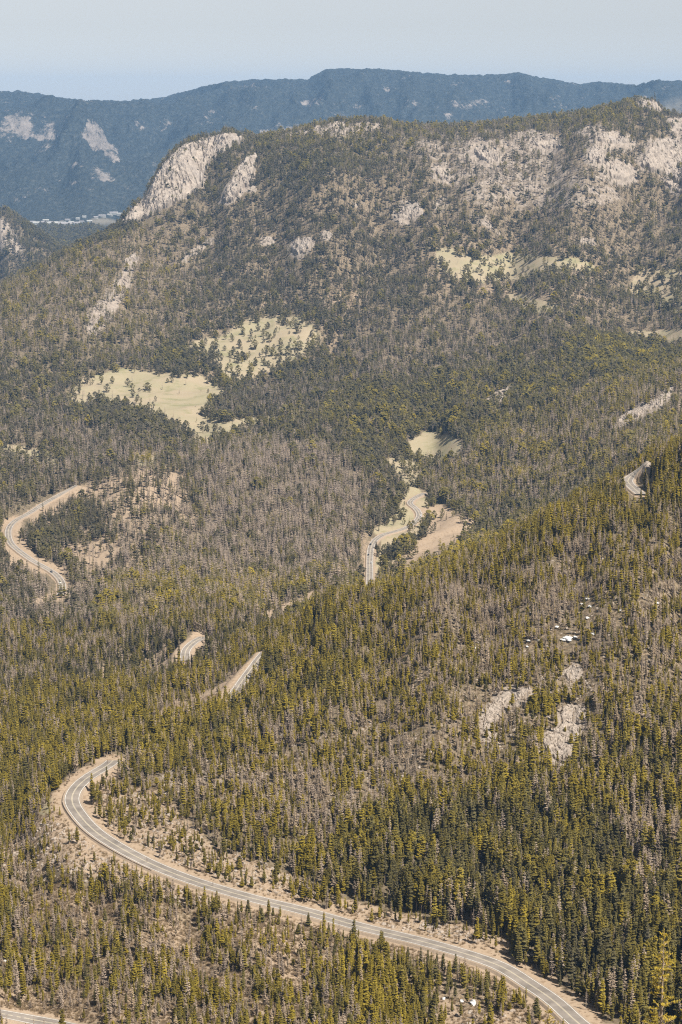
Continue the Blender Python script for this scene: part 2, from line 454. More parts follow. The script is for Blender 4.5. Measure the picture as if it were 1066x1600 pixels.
# big meadow, tongue and the sloping clearing over it
paint([(104,616),(118,592),(160,582),(200,576),(228,579),(262,586),(305,585),(340,598),(355,612),(340,625),(325,645),(330,655),(380,654),(420,645),(445,642),(440,652),(400,664),(350,682),(322,698),(296,682),(270,660),(235,648),(190,634),(155,626),(125,634)], 5, grass=1, dens=0.01, dirt=0.0)
paint([(280,545),(315,526),(350,522),(375,500),(410,492),(450,490),(480,492),(505,520),(500,545),(470,560),(440,574),(400,596),(350,598),(335,575),(340,562),(310,556)], 9, grass=0.8, dirt=0.3, dens=0.045, broad=0.9, dead=0.05)
paint([(0,600),(60,570),(150,580),(110,612),(60,640),(0,660)], 12, dirt=0.5, grass=0.3, dens=0.45, broad=0.6, dead=0.35)
paint([(0,690),(50,700),(105,712),(100,728),(60,726),(0,712)], 4, grass=0.8, dens=0.15, broad=0.8)
paint([(100,535),(180,500),(250,480),(230,520),(150,560)], 10, dirt=0.35, dens=0.6, dead=0.4)
paint([(230,560),(320,520),(330,590),(280,600)], 8, broad=0.9, dead=0.1)
paint([(160,630),(240,650),(320,690),(260,700),(120,660),(110,630)], 6, broad=0.9, dead=0.1, yel=0.05)
paint([(0,640),(110,640),(300,700),(250,740),(120,760),(0,740)], 14, dead=0.6, yel=0.15)
paint([(325,650),(345,625),(420,600),(500,600),(560,620),(470,640),(380,652)], 6, dead=0.45, yel=0.05, dens=1.0, broad=0.1)
# middle distance
paint([(590,540),(680,545),(700,560),(640,575),(600,600),(580,580)], 10, dirt=0.8, grass=0.3, dens=0.28, dead=0.5)
paint([(560,500),(760,480),(820,560),(700,600),(560,620),(520,560)], 20, dead=0.55, dens=0.72, dirt=0.4)
paint([(480,620),(640,600),(820,570),(900,600),(860,660),(740,680),(640,730),(540,690)], 16, dead=0.2, yel=0.35, broad=0.5, dens=0.74)
paint([(755,630),(775,612),(805,600),(818,606),(800,620),(770,632)], 3, rock=1, dens=0.1)
paint(ell(830,553,22,5,0), 4, rock=0.8, dens=0.3)
paint([(955,665),(975,642),(1005,628),(1050,600),(1060,602),(1030,635),(1000,650),(970,668)], 4, rock=0.95, dens=0.2)
paint([(760,680),(900,620),(1110,560),(1110,690),(940,745),(850,800),(720,800),(660,750),(690,720)], 14, dead=0.5, yel=0.55, dens=0.9, broad=0.1)
paint([(636,692),(662,675),(692,677),(724,692),(716,712),(680,720),(645,714)], 3, grass=1, dens=0.01)
paint([(600,722),(630,708),(652,716),(655,740),(648,760),(662,775),(675,790),(700,792),(740,820),(738,832),(712,852),(680,868),(640,882),(596,900),(584,900),(590,870),(600,850),(580,830),(600,820),(620,800),(632,770),(625,745)], 3, grass=0.85, dirt=0.35, dens=0.10, broad=0.7, dead=0.05)
paint([(660,795),(700,792),(742,822),(712,852),(680,868),(640,882),(620,880),(655,850),(665,825)], 4, grass=0.25, dirt=0.85, dens=0.01)
paint([(652,800),(668,790),(672,820),(655,850),(620,870),(596,890),(608,860),(640,840)], 4, dens=0.75, dead=0.1, broad=0.5, yel=0.3)
paint([(560,830),(590,825),(575,850),(565,915),(545,915),(555,870)], 5, dirt=0.5, dens=0.35)
# beetle-killed forest
paint([(250,735),(330,705),(420,690),(520,700),(585,745),(596,790),(575,825),(560,850),(545,920),(450,950),(330,960),(200,940),(230,860),(300,800)], 14, dead=0.84, yel=0.3, dens=0.95, broad=0.05)
paint([(535,700),(598,704),(596,740),(575,738)], 6, dead=0.05, dens=1.0, broad=0.8, yel=0.1)
paint([(0,930),(200,900),(560,900),(540,930),(400,980),(200,1060),(0,1080)], 16, dead=0.48, yel=0.65, dens=0.95, broad=0.05)
paint([(0,880),(160,930),(140,980),(0,980)], 8, dead=0.6, yel=0.1)
# the open hillside by the western road
paint([(30,800),(90,770),(160,740),(240,720),(300,730),(300,790),(240,850),(180,880),(130,890),(100,860),(60,830)], 10, dirt=0.65, grass=0.3, dens=0.24, dead=0.3, yel=0.12, broad=0.02)
paint([(150,860),(240,800),(330,770),(350,800),(230,900),(160,920),(100,960),(60,960)], 10, dirt=0.5, grass=0.2, dens=0.45, dead=0.6)
paint([(40,850),(60,800),(120,790),(170,800),(160,840),(110,860),(60,870)], 8, dens=0.9, dead=0.1, yel=0.1)
paint([(0,815),(30,800),(40,830),(60,870),(100,880),(110,900),(60,900),(0,880)], 6, dirt=0.8, dens=0.2)
paint([(100,860),(140,845),(200,850),(170,880),(130,890)], 5, dirt=0.85, dens=0.12)
paint([(40,945),(90,920),(115,925),(90,940),(50,955)], 3, dirt=0.7, dens=0.15)
paint(ell(225,720,22,6,-12), 4, grass=1, dens=0.1, yel=1)
paint([(155,1060),(170,1040),(210,1022),(240,1025),(200,1045),(180,1065)], 5, dirt=0.7, grass=0.2, dens=0.2)
paint([(60,1080),(130,1050),(240,1000),(280,1000),(250,1060),(140,1100),(60,1110)], 8, dirt=0.6, grass=0.2, dens=0.42, yel=0.3, broad=0.4, dead=0.2)
paint([(270,985),(320,965),(400,975),(380,1000),(320,1000)], 8, dens=0.6, dirt=0.4)
paint([(200,1060),(235,1030),(270,1020),(300,990),(320,990),(318,1005),(300,1035),(262,1045),(215,1065)], 4, dirt=0.95, dens=0.08)
paint([(385,968),(430,948),(480,928),(520,918),(535,934),(475,956),(420,978)], 3, dirt=0.9, grass=0.1, rock=0.2, dens=0.12)
paint([(250,1100),(330,1075),(370,1055),(410,1015),(420,1020),(400,1045),(365,1085),(300,1115)], 4, dirt=0.7, grass=0.4, dens=0.1, zone=0)
# the near spur
BENCH = [(225,1130),(262,1100),(300,1085),(350,1062),(385,1035),(412,1012),(424,1016),(402,1040),(372,1074),(330,1105),(280,1118),(240,1140)]
paint([(-40,1085),(0,1085),(200,1070),(330,1035),(430,985),(520,940),(600,905),(740,850),(850,810),(950,765),(1110,660),(1110,1640),(-40,1640)], 10, yel=0.85, dead=0.2, broad=0.10, dens=0.95, rock=0, grass=0.15, zone=1)
paint([(700,900),(1110,800),(1110,1060),(900,1180),(740,1150),(600,1100),(560,1000)], 26, dead=0.40, dens=0.72, dirt=0.4, rock=0.2, size=0.82, broad=0.6, yel=1.0)
paint([(400,1160),(560,1100),(760,1060),(820,1200),(700,1260),(560,1300),(440,1330),(340,1300),(180,1280),(180,1220),(300,1190)], 26, dead=0.36, dens=0.6, dirt=0.4, rock=0.3, size=0.8, broad=0.6, yel=0.95)
paint([(860,1240),(1110,1100),(1110,1480),(1000,1500),(900,1400)], 30, dead=0.38, dens=1.0, size=1.12)
paint([(520,1280),(860,1260),(1110,1380),(1110,1640),(900,1560),(700,1460),(540,1410)], 24, dead=0.12, dens=1.05, size=1.2, yel=0.55, broad=0.03)
paint(BENCH, 4, dirt=0.6, grass=0.35, dens=0.12, dead=0.6, size=0.6)
for e in ((640,1190,34,26,0),(570,1130,34,22,0),(455,1235,36,26,20),(470,1270,44,18,20),(440,1150,26,16,0),(700,940,40,18,-20),(760,980,46,20,-20),(860,960,40,30,0),(900,880,50,20,-30),(1020,960,20,40,0),(660,1180,40,22,0),(740,1120,26,30,0),(500,1300,36,16,10),(1010,1330,30,60,0),(380,1230,30,14,0)):
    paint(ell(*e), 8, dead=0.8, dens=0.62, dirt=0.4, rock=0.35)
paint([(745,1140),(752,1110),(775,1080),(810,1070),(830,1080),(820,1100),(790,1110),(775,1150),(760,1165)], 5, rock=0.95, dens=0.2)
paint([(845,1150),(870,1135),(875,1105),(905,1098),(918,1110),(905,1150),(885,1190),(860,1185)], 3, rock=1, dens=0.05)
paint([(878,1050),(900,1035),(912,1050),(890,1068)], 4, rock=0.9, dens=0.2)
paint([(240,1200),(330,1180),(360,1230),(260,1260)], 10, rock=0.5, dens=0.4)
# banks along the near road and hairpin
paint([(150,1235),(165,1215),(200,1225),(250,1235),(300,1290),(380,1335),(440,1360),(520,1400),(500,1420),(420,1405),(330,1375),(250,1345),(190,1310),(155,1270)], 6, dirt=0.62, rock=0.25, dens=0.62, size=0.62, dead=0.25, broad=0.5)
paint([(520,1400),(600,1420),(720,1445),(790,1465),(800,1490),(740,1480),(640,1455),(520,1430)], 5, dirt=0.95, dens=0.22, size=0.6)
paint([(60,1275),(100,1240),(112,1285),(150,1325),(230,1360),(300,1390),(400,1415),(380,1430),(300,1410),(200,1380),(100,1360),(60,1330),(20,1330)], 8, dirt=0.9, grass=0.2, dens=0.18, size=0.45, dead=0.4)
paint([(60,1270),(110,1220),(140,1195),(175,1180),(165,1192),(130,1215),(105,1245),(80,1280)], 4, dirt=0.3, grass=1.0, dens=0.10, size=0.6)
paint([(0,1290),(60,1300),(80,1360),(0,1420)], 12, dirt=0.7, grass=0.3, dens=0.5, dead=0.4, size=0.65, rock=0.2)
paint([(0,1360),(200,1380),(420,1430),(560,1465),(740,1500),(830,1560),(830,1640),(0,1640)], 12, dens=0.68, dead=0.34, dirt=0.5, grass=0.3, size=0.78, scrub=0.7, yel=0.85)
paint([(330,1430),(430,1440),(500,1470),(430,1500),(380,1480)], 8, dens=0.3, dirt=0.8, size=0.6, scrub=1)
for e in ((270,1470,60,26,30),(110,1420,80,22,10),(330,1530,50,20,20),(450,1520,40,14,30),(100,1565,50,16,0),(240,1590,60,10,0),(400,1590,30,14,0)):
    paint(ell(*e), 9, dens=0.35, dead=0.6, dirt=0.6, size=0.6, scrub=1.0)
paint([(520,1480),(640,1490),(800,1560),(840,1640),(560,1640)], 14, dens=1.1, dead=0.12, scrub=0.1)
paint([(700,1570),(740,1590),(800,1580),(870,1575),(880,1600),(860,1625),(700,1625)], 5, dens=0.12, dirt=1.0)
paint([(0,1545),(60,1565),(130,1590),(110,1600),(40,1590),(-40,1600),(-40,1560)], 5, dens=0.15, dirt=0.7)
SNOW = [(887,998,9,'widest snow patch in the middle of the near spur'),(880,1000,5,'snow bit left of the widest patch'),(826,1002,5,'round snow patch left of the widest one'),(842,1001,3,'small snow dab between round and widest patches'),
 (899,996,4,'snow bit at the right end of the widest patch'),(918,936,5,'topmost snow patch among dead pines on the spur'),(909,944,3,'snow fleck lower left of the topmost patch'),(922,948,4,'snow fleck just below the topmost patch'),
 (918,966,4,'snow patch midway between topmost and widest'),(870,980,4,'flat snow streak above the round patch'),(927,991,4,'snow patch right of the widest one'),(824,1011,3,'snow fleck under the round patch'),(743,1013,3,'lone snow fleck to the left on the spur'),
 (969,954,3,'snow fleck toward the right of the spur'),(1027,943,4,'snow patch near the right edge of the spur'),(912,1169,3,'snow fleck right of the cracked outcrop'),(937,1202,3,'snow bit right below the cracked outcrop'),(843,1397,4,'snow patch in the dense stand above the road'),
 (752,1338,3,'snow fleck in the stand uphill of the road'),(885,1497,5,'snow-covered log in the stand above the road'),(740,1568,7,'long snow patch in the grove below the road'),(722,1565,4,'snow bit left of the long patch below the road'),
 (693,1561,4,'leftmost snow streak in the grove below the road'),(832,1492,4,'snow patch on the bank above the road'),(1014,1567,6,'snow patch beside the big golden pine'),(996,1568,4,'snow bit left of the patch by the golden pine'),(8,1503,4,'snow patch at the left edge below the hairpin')]
paint([(940,745),(965,738),(1000,712),(1018,714),(1012,742),(995,750),(972,752),(945,752)], 3, dirt=0.8, dens=0.03)
for u_, v_, w2, lab in SNOW:
    paint(ell(u_, v_ + 5, w2 * 0.9 + 4, w2 * 0.5 + 8), 4, dens=0.06)
G_CL = 'granite cliffs of the mountain'; G_OC = 'granite outcrops among the trees'
specs = [([(452,392),(458,378),(475,370),(490,372),(484,388),(466,400)], 4000, 7, 'pale granite knob in the middle of the wooded mountainside', G_CL),
 ([(500,370),(510,362),(522,366),(514,374)], 4000, 5, 'small pale ledge right of the mid-slope granite knob', G_CL),
 ([(408,380),(418,370),(428,372),(424,380)], 4000, 5, 'small pale ledge left of the mid-slope granite knob', G_CL),
 ([(192,408),(206,396),(218,398),(214,410),(200,416)], 4000, 6, 'pale granite cap over the left gully of the mountain', G_CL),
 ([(512,200),(522,190),(534,190),(550,198),(545,206),(525,208)], 4500, 6, 'rocky knoll on the mountain crest above the centre', G_CL),
 ([(735,232),(755,226),(778,240),(782,252),(764,256),(745,246)], 4400, 7, 'pale rock face under the crest right of centre', G_CL),
 ([(825,224),(840,216),(868,222),(880,230),(855,234)], 4400, 6, 'rock band below the crest beside the dead trees', G_CL),
 ([(925,215),(945,206),(975,212),(990,222),(965,226),(940,224)], 4400, 6, 'upper pale rock band near the right summit', G_CL),
 ([(915,240),(930,226),(948,236),(944,256),(925,258)], 4400, 6, 'rounded rock face below the upper pale rock band', G_CL),
 ([(950,268),(962,256),(985,262),(998,276),(975,284),(955,280)], 4400, 7, 'rock rib left of the broad right-hand slab', G_CL),
 ([(992,156),(1005,154),(1022,160),(1032,172),(1018,168),(1000,163)], 4800, 5, 'rock cap on the right-hand summit', G_CL),
 ([(676,268),(688,258),(700,268),(702,284),(690,282)], 4300, 6, 'steep rock face under the middle of the crest', G_CL),
 ([(615,340),(630,322),(655,318),(660,330),(640,346)], 4000, 6, 'rock patch halfway up the mountain right of centre', G_CL),
 ([(1045,190),(1066,186),(1090,192),(1086,206),(1055,206)], 4800, 5, 'rocky crest at the far right edge of the mountain', G_CL),
 ([(1030,282),(1050,284),(1085,300),(1085,312),(1050,298)], 4200, 5, 'low ledge under the broad right-hand slab', G_CL),
 ([(960,662),(975,645),(1000,632),(1028,620),(1048,602),(1056,606),(1032,634),(1000,650),(975,664)], 2300, 3.5, 'long grey granite rib on the wooded foothill at right', G_OC),
 ([(758,630),(775,614),(805,602),(814,606),(796,618),(772,632)], 2500, 3.2, 'pale scree-topped outcrop above the valley floor', G_OC),
 ([(1005,735),(1000,722),(1004,712),(1014,714),(1018,724),(1012,738)], 1400, 2.0, 'small pale crag above the road bend at right', G_OC),
 ([(846,1160),(852,1148),(868,1142),(878,1130),(874,1108),(884,1102),(905,1099),(917,1108),(910,1136),(900,1160),(888,1186),(870,1190),(856,1180)], 900, 2.3, 'largest cracked granite outcrop on the near spur', G_OC),
 ([(752,1140),(758,1112),(775,1088),(800,1074),(828,1074),(826,1086),(800,1096),(786,1110),(774,1140),(762,1158)], 900, 1.7, 'long curved outcrop left of the largest cracked one', G_OC),
 ([(880,1054),(896,1038),(912,1046),(904,1062),(888,1066)], 900, 1.4, 'small outcrop uphill of the largest cracked one', G_OC)]
for P_, rm_, lf_, lab_, gp_ in specs:
    Q_ = np.array(P_, float); c_ = Q_.mean(0)
    paint(((Q_ - c_) * 1.12 + c_ + np.array([0, 4.0])).tolist(), 3, dens=0.05, rock=0.95)
paint([(655,800),(690,788),(745,818),(730,850),(680,880),(640,895),(600,905),(610,885),(655,855),(668,830)], 4, grass=0.3, dirt=0.85, dens=0.01, zone=0)
paint([(600,722),(632,710),(655,718),(660,745),(652,762),(640,772),(630,760),(628,742)], 4, grass=0.8, dirt=0.4, dens=0.06)
paint([(385,206),(420,202),(480,200),(520,192),(560,190),(600,194),(590,206),(520,212),(430,214)], 3, rock=0.8, dens=0.35, dead=0.5)
# far country
paint([(-40,330),(20,345),(60,375),(110,400),(-40,470)], 4, rock=0.35, dens=0.75, yel=0.05, dead=0.1)
paint([(-40,325),(10,345),(25,370),(40,400),(10,390),(-40,395)], 4, rock=0.9, dens=0.35)
paint([(30,350),(180,338),(240,340),(200,365),(120,395),(90,395)], 3, rock=0.2, dens=0.85, yel=0.0, dead=0.05, broad=0.9)
paint([(130,346),(150,341),(190,343),(236,341),(240,350),(200,352),(150,352)], 2, grass=0.33, dirt=0.12, dens=0.0, rock=0)
for e in ((28,185,20,14,20),(40,205,18,18,0),(80,200,14,12,0),(70,215,20,10,0),(10,200,10,16,0)):
    paint(ell(*e), 4, rock=0.55)
paint([(122,205),(135,195),(145,187),(158,200),(168,215),(185,235),(193,255),(178,252),(160,240),(145,235),(135,222)], 2, rock=0.92)
for e in ((165,275,18,8,15),(60,300,24,6,-15),(20,262,12,8,0),(150,268,10,8,0),(30,310,16,5,0),(120,258,10,5,0),(105,285,12,4,0),(218,195,10,8,0),(258,200,8,14,10),(330,175,10,5,0),(435,190,4,14,-5),(440,200,10,8,0),(490,160,20,6,0),(640,160,16,6,0),(720,165,20,8,10),(700,180,14,6,0),(560,165,12,4,0),(750,160,16,5,0)):
    paint(ell(*e), 3, rock=0.5)

def sample(ch, u, v, warp=None):
    if warp is not None: u = u + warp[0]; v = v + warp[1]
    x = np.clip((u - MU0) / MS, 0, MW - 1.001); y = np.clip((v - MV0) / MS, 0, MH - 1.001)
    xi = x.astype(int); yi = y.astype(int); fx = x - xi; fy = y - yi
    m = M[ch]
    return (m[yi, xi] * (1 - fx) + m[yi, xi + 1] * fx) * (1 - fy) + (m[yi + 1, xi] * (1 - fx) + m[yi + 1, xi + 1] * fx) * fy

def warp_of(x, y, r):
    k = np.clip(F / np.maximum(r, 500), 0, 4)
    s = np.interp(r, [600, 1500, 4000, 12000], [14, 22, 45, 160])
    return (fbm(x / s, y / s, 3, 41) * s * 0.13 * k, fbm(x / s + 9, y / s, 3, 47) * s * 0.08 * k)

Ug, Vg = project(X, Y, Z)
wg = warp_of(X, Y, RR)
inview = (Y > 500) & (Ug > -60) & (Ug < 1126) & (Vg < 1660) & (Vg > -20)
G = {c: np.where(inview, sample(c, Ug, Vg, wg), 0.0) for c in ('grass', 'dirt', 'rock')}
road_dirt = (1 - sstep(9, 17, ROADD + 4 * fbm(X / 12, Y / 12, 2, 5)))
G['dirt'] = np.maximum(G['dirt'], road_dirt * 0.95)
# slope helps decide bare rock on the mountain; rock patches get crags
rocky = G['rock'] * (RR > 700)
crag = (ridged(X / 26, Y / 26, 3, 71) * 1.2 + ridged(X / 60, Y / 60, 2, 75) * 2.0)
crag_amp = np.interp(RR, [700, 1500, 2500, 4000, 6000, 9500, 12000, 15000], [0.7, 1.0, 1.8, 4.0, 7.0, 8.0, 14, 10])
Z = Z + np.clip(rocky, 0, 1) ** 1.5 * (crag - 1.4) * crag_amp * 0.75 * sstep(14, 24, ROADD)
Ug, Vg = project(X, Y, Z)
# running skyline of each azimuth: what the ground itself hides
slope_g = (CAMZ - Z) / np.maximum(RR, 1.0)
slope_g[:, :14] = 9.0
smin = np.minimum.accumulate(slope_g, axis=1)

# ------------------------------------------------------------------ materials
def mat(name, build):
    m = bpy.data.materials.new(name); m.use_nodes = True
    nt = m.node_tree; nt.nodes.clear()
    o = nt.nodes.new('ShaderNodeOutputMaterial')
    build(nt, o); return m
def N(nt, t, **kw):
    n = nt.nodes.new(t)
    for k, v in kw.items():
        if k in n.inputs.keys(): n.inputs[k].default_value = v
        else: setattr(n, k, v)
    return n
def mixc(nt, fac, a, b, mode='MIX'):
    n = nt.nodes.new('ShaderNodeMix'); n.data_type = 'RGBA'; n.blend_type = mode
    for sock, val in ((n.inputs[0], fac), (n.inputs[6], a), (n.inputs[7], b)):
        if hasattr(val, 'links'): nt.links.new(val, sock)
        else: sock.default_value = val if not isinstance(val, tuple) else (*val, 1)[:4]
    return n.outputs[2]
def mth(nt, op, a, b=0.0, clamp=False):
    n = nt.nodes.new('ShaderNodeMath'); n.operation = op; n.use_clamp = clamp
    for s, v in ((n.inputs[0], a), (n.inputs[1], b)):
        if hasattr(v, 'links'): nt.links.new(v, s)
        else: s.default_value = v
    return n.outputs[0]
def noise(nt, scale, detail=3, rough=0.6, vec=None):
    n = nt.nodes.new('ShaderNodeTexNoise')
    n.inputs['Scale'].default_value = scale; n.inputs['Detail'].default_value = detail; n.inputs['Roughness'].default_value = rough
    if vec is not None: nt.links.new(vec, n.inputs['Vector'])
    return n.outputs[0]
def ramp(nt, val, stops):
    n = nt.nodes.new('ShaderNodeValToRGB'); nt.links.new(val, n.inputs[0])
    e = n.color_ramp.elements
    while len(e) < len(stops): e.new(0.5)
    for i, (p, c) in enumerate(stops):
        e[i].position = p; e[i].color = (*c, 1) if isinstance(c, tuple) else (c, c, c, 1)
    return n.outputs[0]
def attr(nt, name, typ='GEOMETRY'):
    n = nt.nodes.new('ShaderNodeAttribute'); n.attribute_type = typ; n.attribute_name = name
    return n

def b_ground(nt, o):
    geo = N(nt, 'ShaderNodeNewGeometry'); pos = geo.outputs['Position']
    gr = attr(nt, 'grass').outputs['Fac']; di = attr(nt, 'dirt').outputs['Fac']; ro = attr(nt, 'rock').outputs['Fac']; fa = attr(nt, 'far').outputs['Fac']
    n1 = noise(nt, 0.35, 4, 0.65, pos); n2 = noise(nt, 0.045, 5, 0.6, pos); n3 = noise(nt, 1.7, 3, 0.7, pos); n4 = noise(nt, 0.012, 4, 0.6, pos)
    duff = ramp(nt, n1, [(0.3, (0.085, 0.068, 0.042)), (0.55, (0.17, 0.135, 0.09)), (0.75, (0.25, 0.21, 0.145))])
    grass = mixc(nt, ramp(nt, n4, [(0.42, 0.0), (0.62, 1.0)]), (0.34, 0.285, 0.20), (0.30, 0.272, 0.175))
    grass = mixc(nt, ramp(nt, n1, [(0.3, 0.0), (0.8, 0.55)]), grass, (0.25, 0.19, 0.115))
    grass = mixc(nt, ramp(nt, noise(nt, 0.03, 5, 0.7, pos), [(0.52, 0.0), (0.66, 0.7)]), grass, (0.19, 0.185, 0.09))
    dirt = mixc(nt, n3, (0.28, 0.207, 0.145), (0.40, 0.315, 0.23))
    dirt = mixc(nt, ramp(nt, n1, [(0.5, 0.0), (0.68, 0.8)]), dirt, (0.20, 0.14, 0.09))
    rockc = ramp(nt, noise(nt, 0.12, 6, 0.7, pos), [(0.3, (0.20, 0.165, 0.135)), (0.48, (0.31, 0.262, 0.22)), (0.7, (0.42, 0.36, 0.305))])
    rockc = mixc(nt, ramp(nt, n3, [(0.35, 0.75), (0.5, 0.0)]), rockc, (0.15, 0.12, 0.10))
    def edge(w, k=0.9):          # ragged edges between kinds of cover
        s = mth(nt, 'ADD', w, mth(nt, 'MULTIPLY', mth(nt, 'SUBTRACT', n1, 0.5), k))
        return ramp(nt, s, [(0.40, 0.0), (0.58, 1.0)])
    c = mixc(nt, edge(gr), duff, grass)
    c = mixc(nt, edge(di), c, dirt)
    ros = mth(nt, 'ADD', ro, mth(nt, 'MULTIPLY', mth(nt, 'SUBTRACT', n2, 0.5), 0.9))
    c = mixc(nt, ramp(nt, ros, [(0.42, 0.0), (0.6, 1.0)]), c, rockc)
    # far wooded slopes
    mp = N(nt, 'ShaderNodeMapping'); nt.links.new(pos, mp.inputs[0]); mp.inputs['Scale'].default_value = (1, 0.28, 1); pf = mp.outputs[0]
    f1 = noise(nt, 0.05, 3, 0.75, pf); f2 = noise(nt, 0.004, 6, 0.72, pf); f3 = noise(nt, 0.02, 6, 0.8, pf)
    wood = ramp(nt, f1, [(0.34, (0.016, 0.020, 0.022)), (0.56, (0.036, 0.042, 0.040)), (0.76, (0.085, 0.085, 0.075))])
    frk = ramp(nt, noise(nt, 0.02, 6, 0.75, pf), [(0.3, (0.10, 0.09, 0.08)), (0.65, (0.27, 0.235, 0.21))])
    fs = mth(nt, 'ADD', mth(nt, 'MULTIPLY', f2, 0.70), mth(nt, 'MULTIPLY', f3, 0.85))
    fsum = mth(nt, 'ADD', fs, mth(nt, 'MULTIPLY', ro, 0.32))
    fc = mixc(nt, ramp(nt, fsum, [(0.90, 0.0), (1.04, 1.0)]), wood, frk)
    fg = mth(nt, 'ADD', gr, di)
    fc = mixc(nt, ramp(nt, fg, [(0.35, 0.0), (0.6, 1.0)]), fc, (0.42, 0.36, 0.27))
    c = mixc(nt, fa, c, fc)
    b = N(nt, 'ShaderNodeBsdfPrincipled', Roughness=0.95); b.inputs['Specular IOR Level'].default_value = 0.15
    nt.links.new(c, b.inputs['Base Color'])
    bp = N(nt, 'ShaderNodeBump'); bp.inputs['Strength'].default_value = 0.9
    nt.links.new(mth(nt, 'ADD', mth(nt, 'MULTIPLY', fa, 14.0), mth(nt, 'ADD', mth(nt, 'MULTIPLY', ro, 1.6), 0.35)), bp.inputs['Distance'])
    hgt = mixc(nt, fa, n1, f1)
    nt.links.new(hgt, bp.inputs['Height']); nt.links.new(bp.outputs[0], b.inputs['Normal'])
    nt.links.new(b.outputs[0], o.inputs['Surface'])
m_ground = mat('ground', b_ground)

def b_rock(sc, warm=1.0):
    def f(nt, o):
        tc = N(nt, 'ShaderNodeNewGeometry'); pos = tc.outputs['Position']
        mp = N(nt, 'ShaderNodeMapping'); nt.links.new(pos, mp.inputs[0]); mp.inputs['Scale'].default_value = (1, 1, 0.3)
        n1 = noise(nt, sc, 6, 0.7, mp.outputs[0]); n2 = noise(nt, sc * 6, 4, 0.7, mp.outputs[0]); n3 = noise(nt, sc * 0.3, 3, 0.5, pos)
        c = ramp(nt, n1, [(0.30, (0.18, 0.15, 0.125)), (0.44, (0.31, 0.265, 0.225)), (0.7, (0.42 * warm, 0.36, 0.305))])
        c = mixc(nt, ramp(nt, n2, [(0.36, 0.8), (0.46, 0.0)]), c, (0.12, 0.10, 0.085))
        c = mixc(nt, ramp(nt, n3, [(0.5, 0.0), (0.7, 0.5)]), c, (0.34, 0.30, 0.27))
        b = N(nt, 'ShaderNodeBsdfPrincipled', Roughness=0.9); b.inputs['Specular IOR Level'].default_value = 0.2
        nt.links.new(c, b.inputs['Base Color'])
        bp = N(nt, 'ShaderNodeBump'); bp.inputs['Strength'].default_value = 1.0; bp.inputs['Distance'].default_value = 0.35 / sc * 0.2
        nt.links.new(mth(nt, 'ADD', n1, mth(nt, 'MULTIPLY', n2, 0.4)), bp.inputs['Height']); nt.links.new(bp.outputs[0], b.inputs['Normal'])
        nt.links.new(b.outputs[0], o.inputs['Surface'])
    return f
m_rock_far = mat('granite_cliff', b_rock(0.05))
m_rock = mat('granite_outcrop', b_rock(0.35))
m_boulder = mat('boulder_stone', b_rock(0.9))

def simple(col, rough=0.8, var=0.25, sc=0.6, spec=0.2):
    def f(nt, o):
        tc = N(nt, 'ShaderNodeNewGeometry')
        n = noise(nt, sc, 4, 0.6, tc.outputs['Position'])
        lo = tuple(c * (1 - var) for c in col); hi = tuple(c * (1 + var) for c in col)
        c = ramp(nt, n, [(0.3, lo), (0.7, hi)])
        b = N(nt, 'ShaderNodeBsdfPrincipled', Roughness=rough); b.inputs['Specular IOR Level'].default_value = spec
        nt.links.new(c, b.inputs['Base Color']); nt.links.new(b.outputs[0], o.inputs['Surface'])
    return f
m_asphalt = mat('worn_asphalt', simple((0.215, 0.19, 0.168), 0.85, 0.3, 0.12))
m_gravel = mat('gravel_shoulder', simple((0.31, 0.245, 0.185), 0.95, 0.2, 1.2))
m_white = mat('road_paint_white', simple((0.7, 0.69, 0.66), 0.7, 0.1, 2))
m_yellow = mat('road_paint_yellow', simple((0.55, 0.49, 0.37), 0.7, 0.1, 2))
m_snow = mat('old_snow', simple((0.62, 0.62, 0.62), 0.6, 0.06, 1.0))
m_trunk = mat('pine_bark', simple((0.34, 0.27, 0.20), 0.9, 0.25, 2))
m_paint_d = mat('car_paint_dark', simple((0.03, 0.035, 0.045), 0.3, 0.05, 1, 0.5))
m_paint_w = mat('car_paint_white', simple((0.75, 0.75, 0.74), 0.3, 0.03, 1, 0.5))
m_glass = mat('car_glass', simple((0.02, 0.025, 0.03), 0.08, 0.05, 1, 0.5))
m_tyre = mat('tyre_rubber', simple((0.02, 0.02, 0.02), 0.9, 0.1, 1))
m_hwall = mat('house_wall', simple((0.34, 0.34, 0.33), 0.8, 0.06, 0.1))
m_hroof = mat('house_roof', simple((0.26, 0.25, 0.26), 0.8, 0.15, 0.1))
m_edge = mat('edge_strip', simple((0.36, 0.30, 0.25), 0.9, 0.35, 1.5))
m_post = mat('weathered_post', simple((0.16, 0.11, 0.08), 0.9, 0.2, 2))

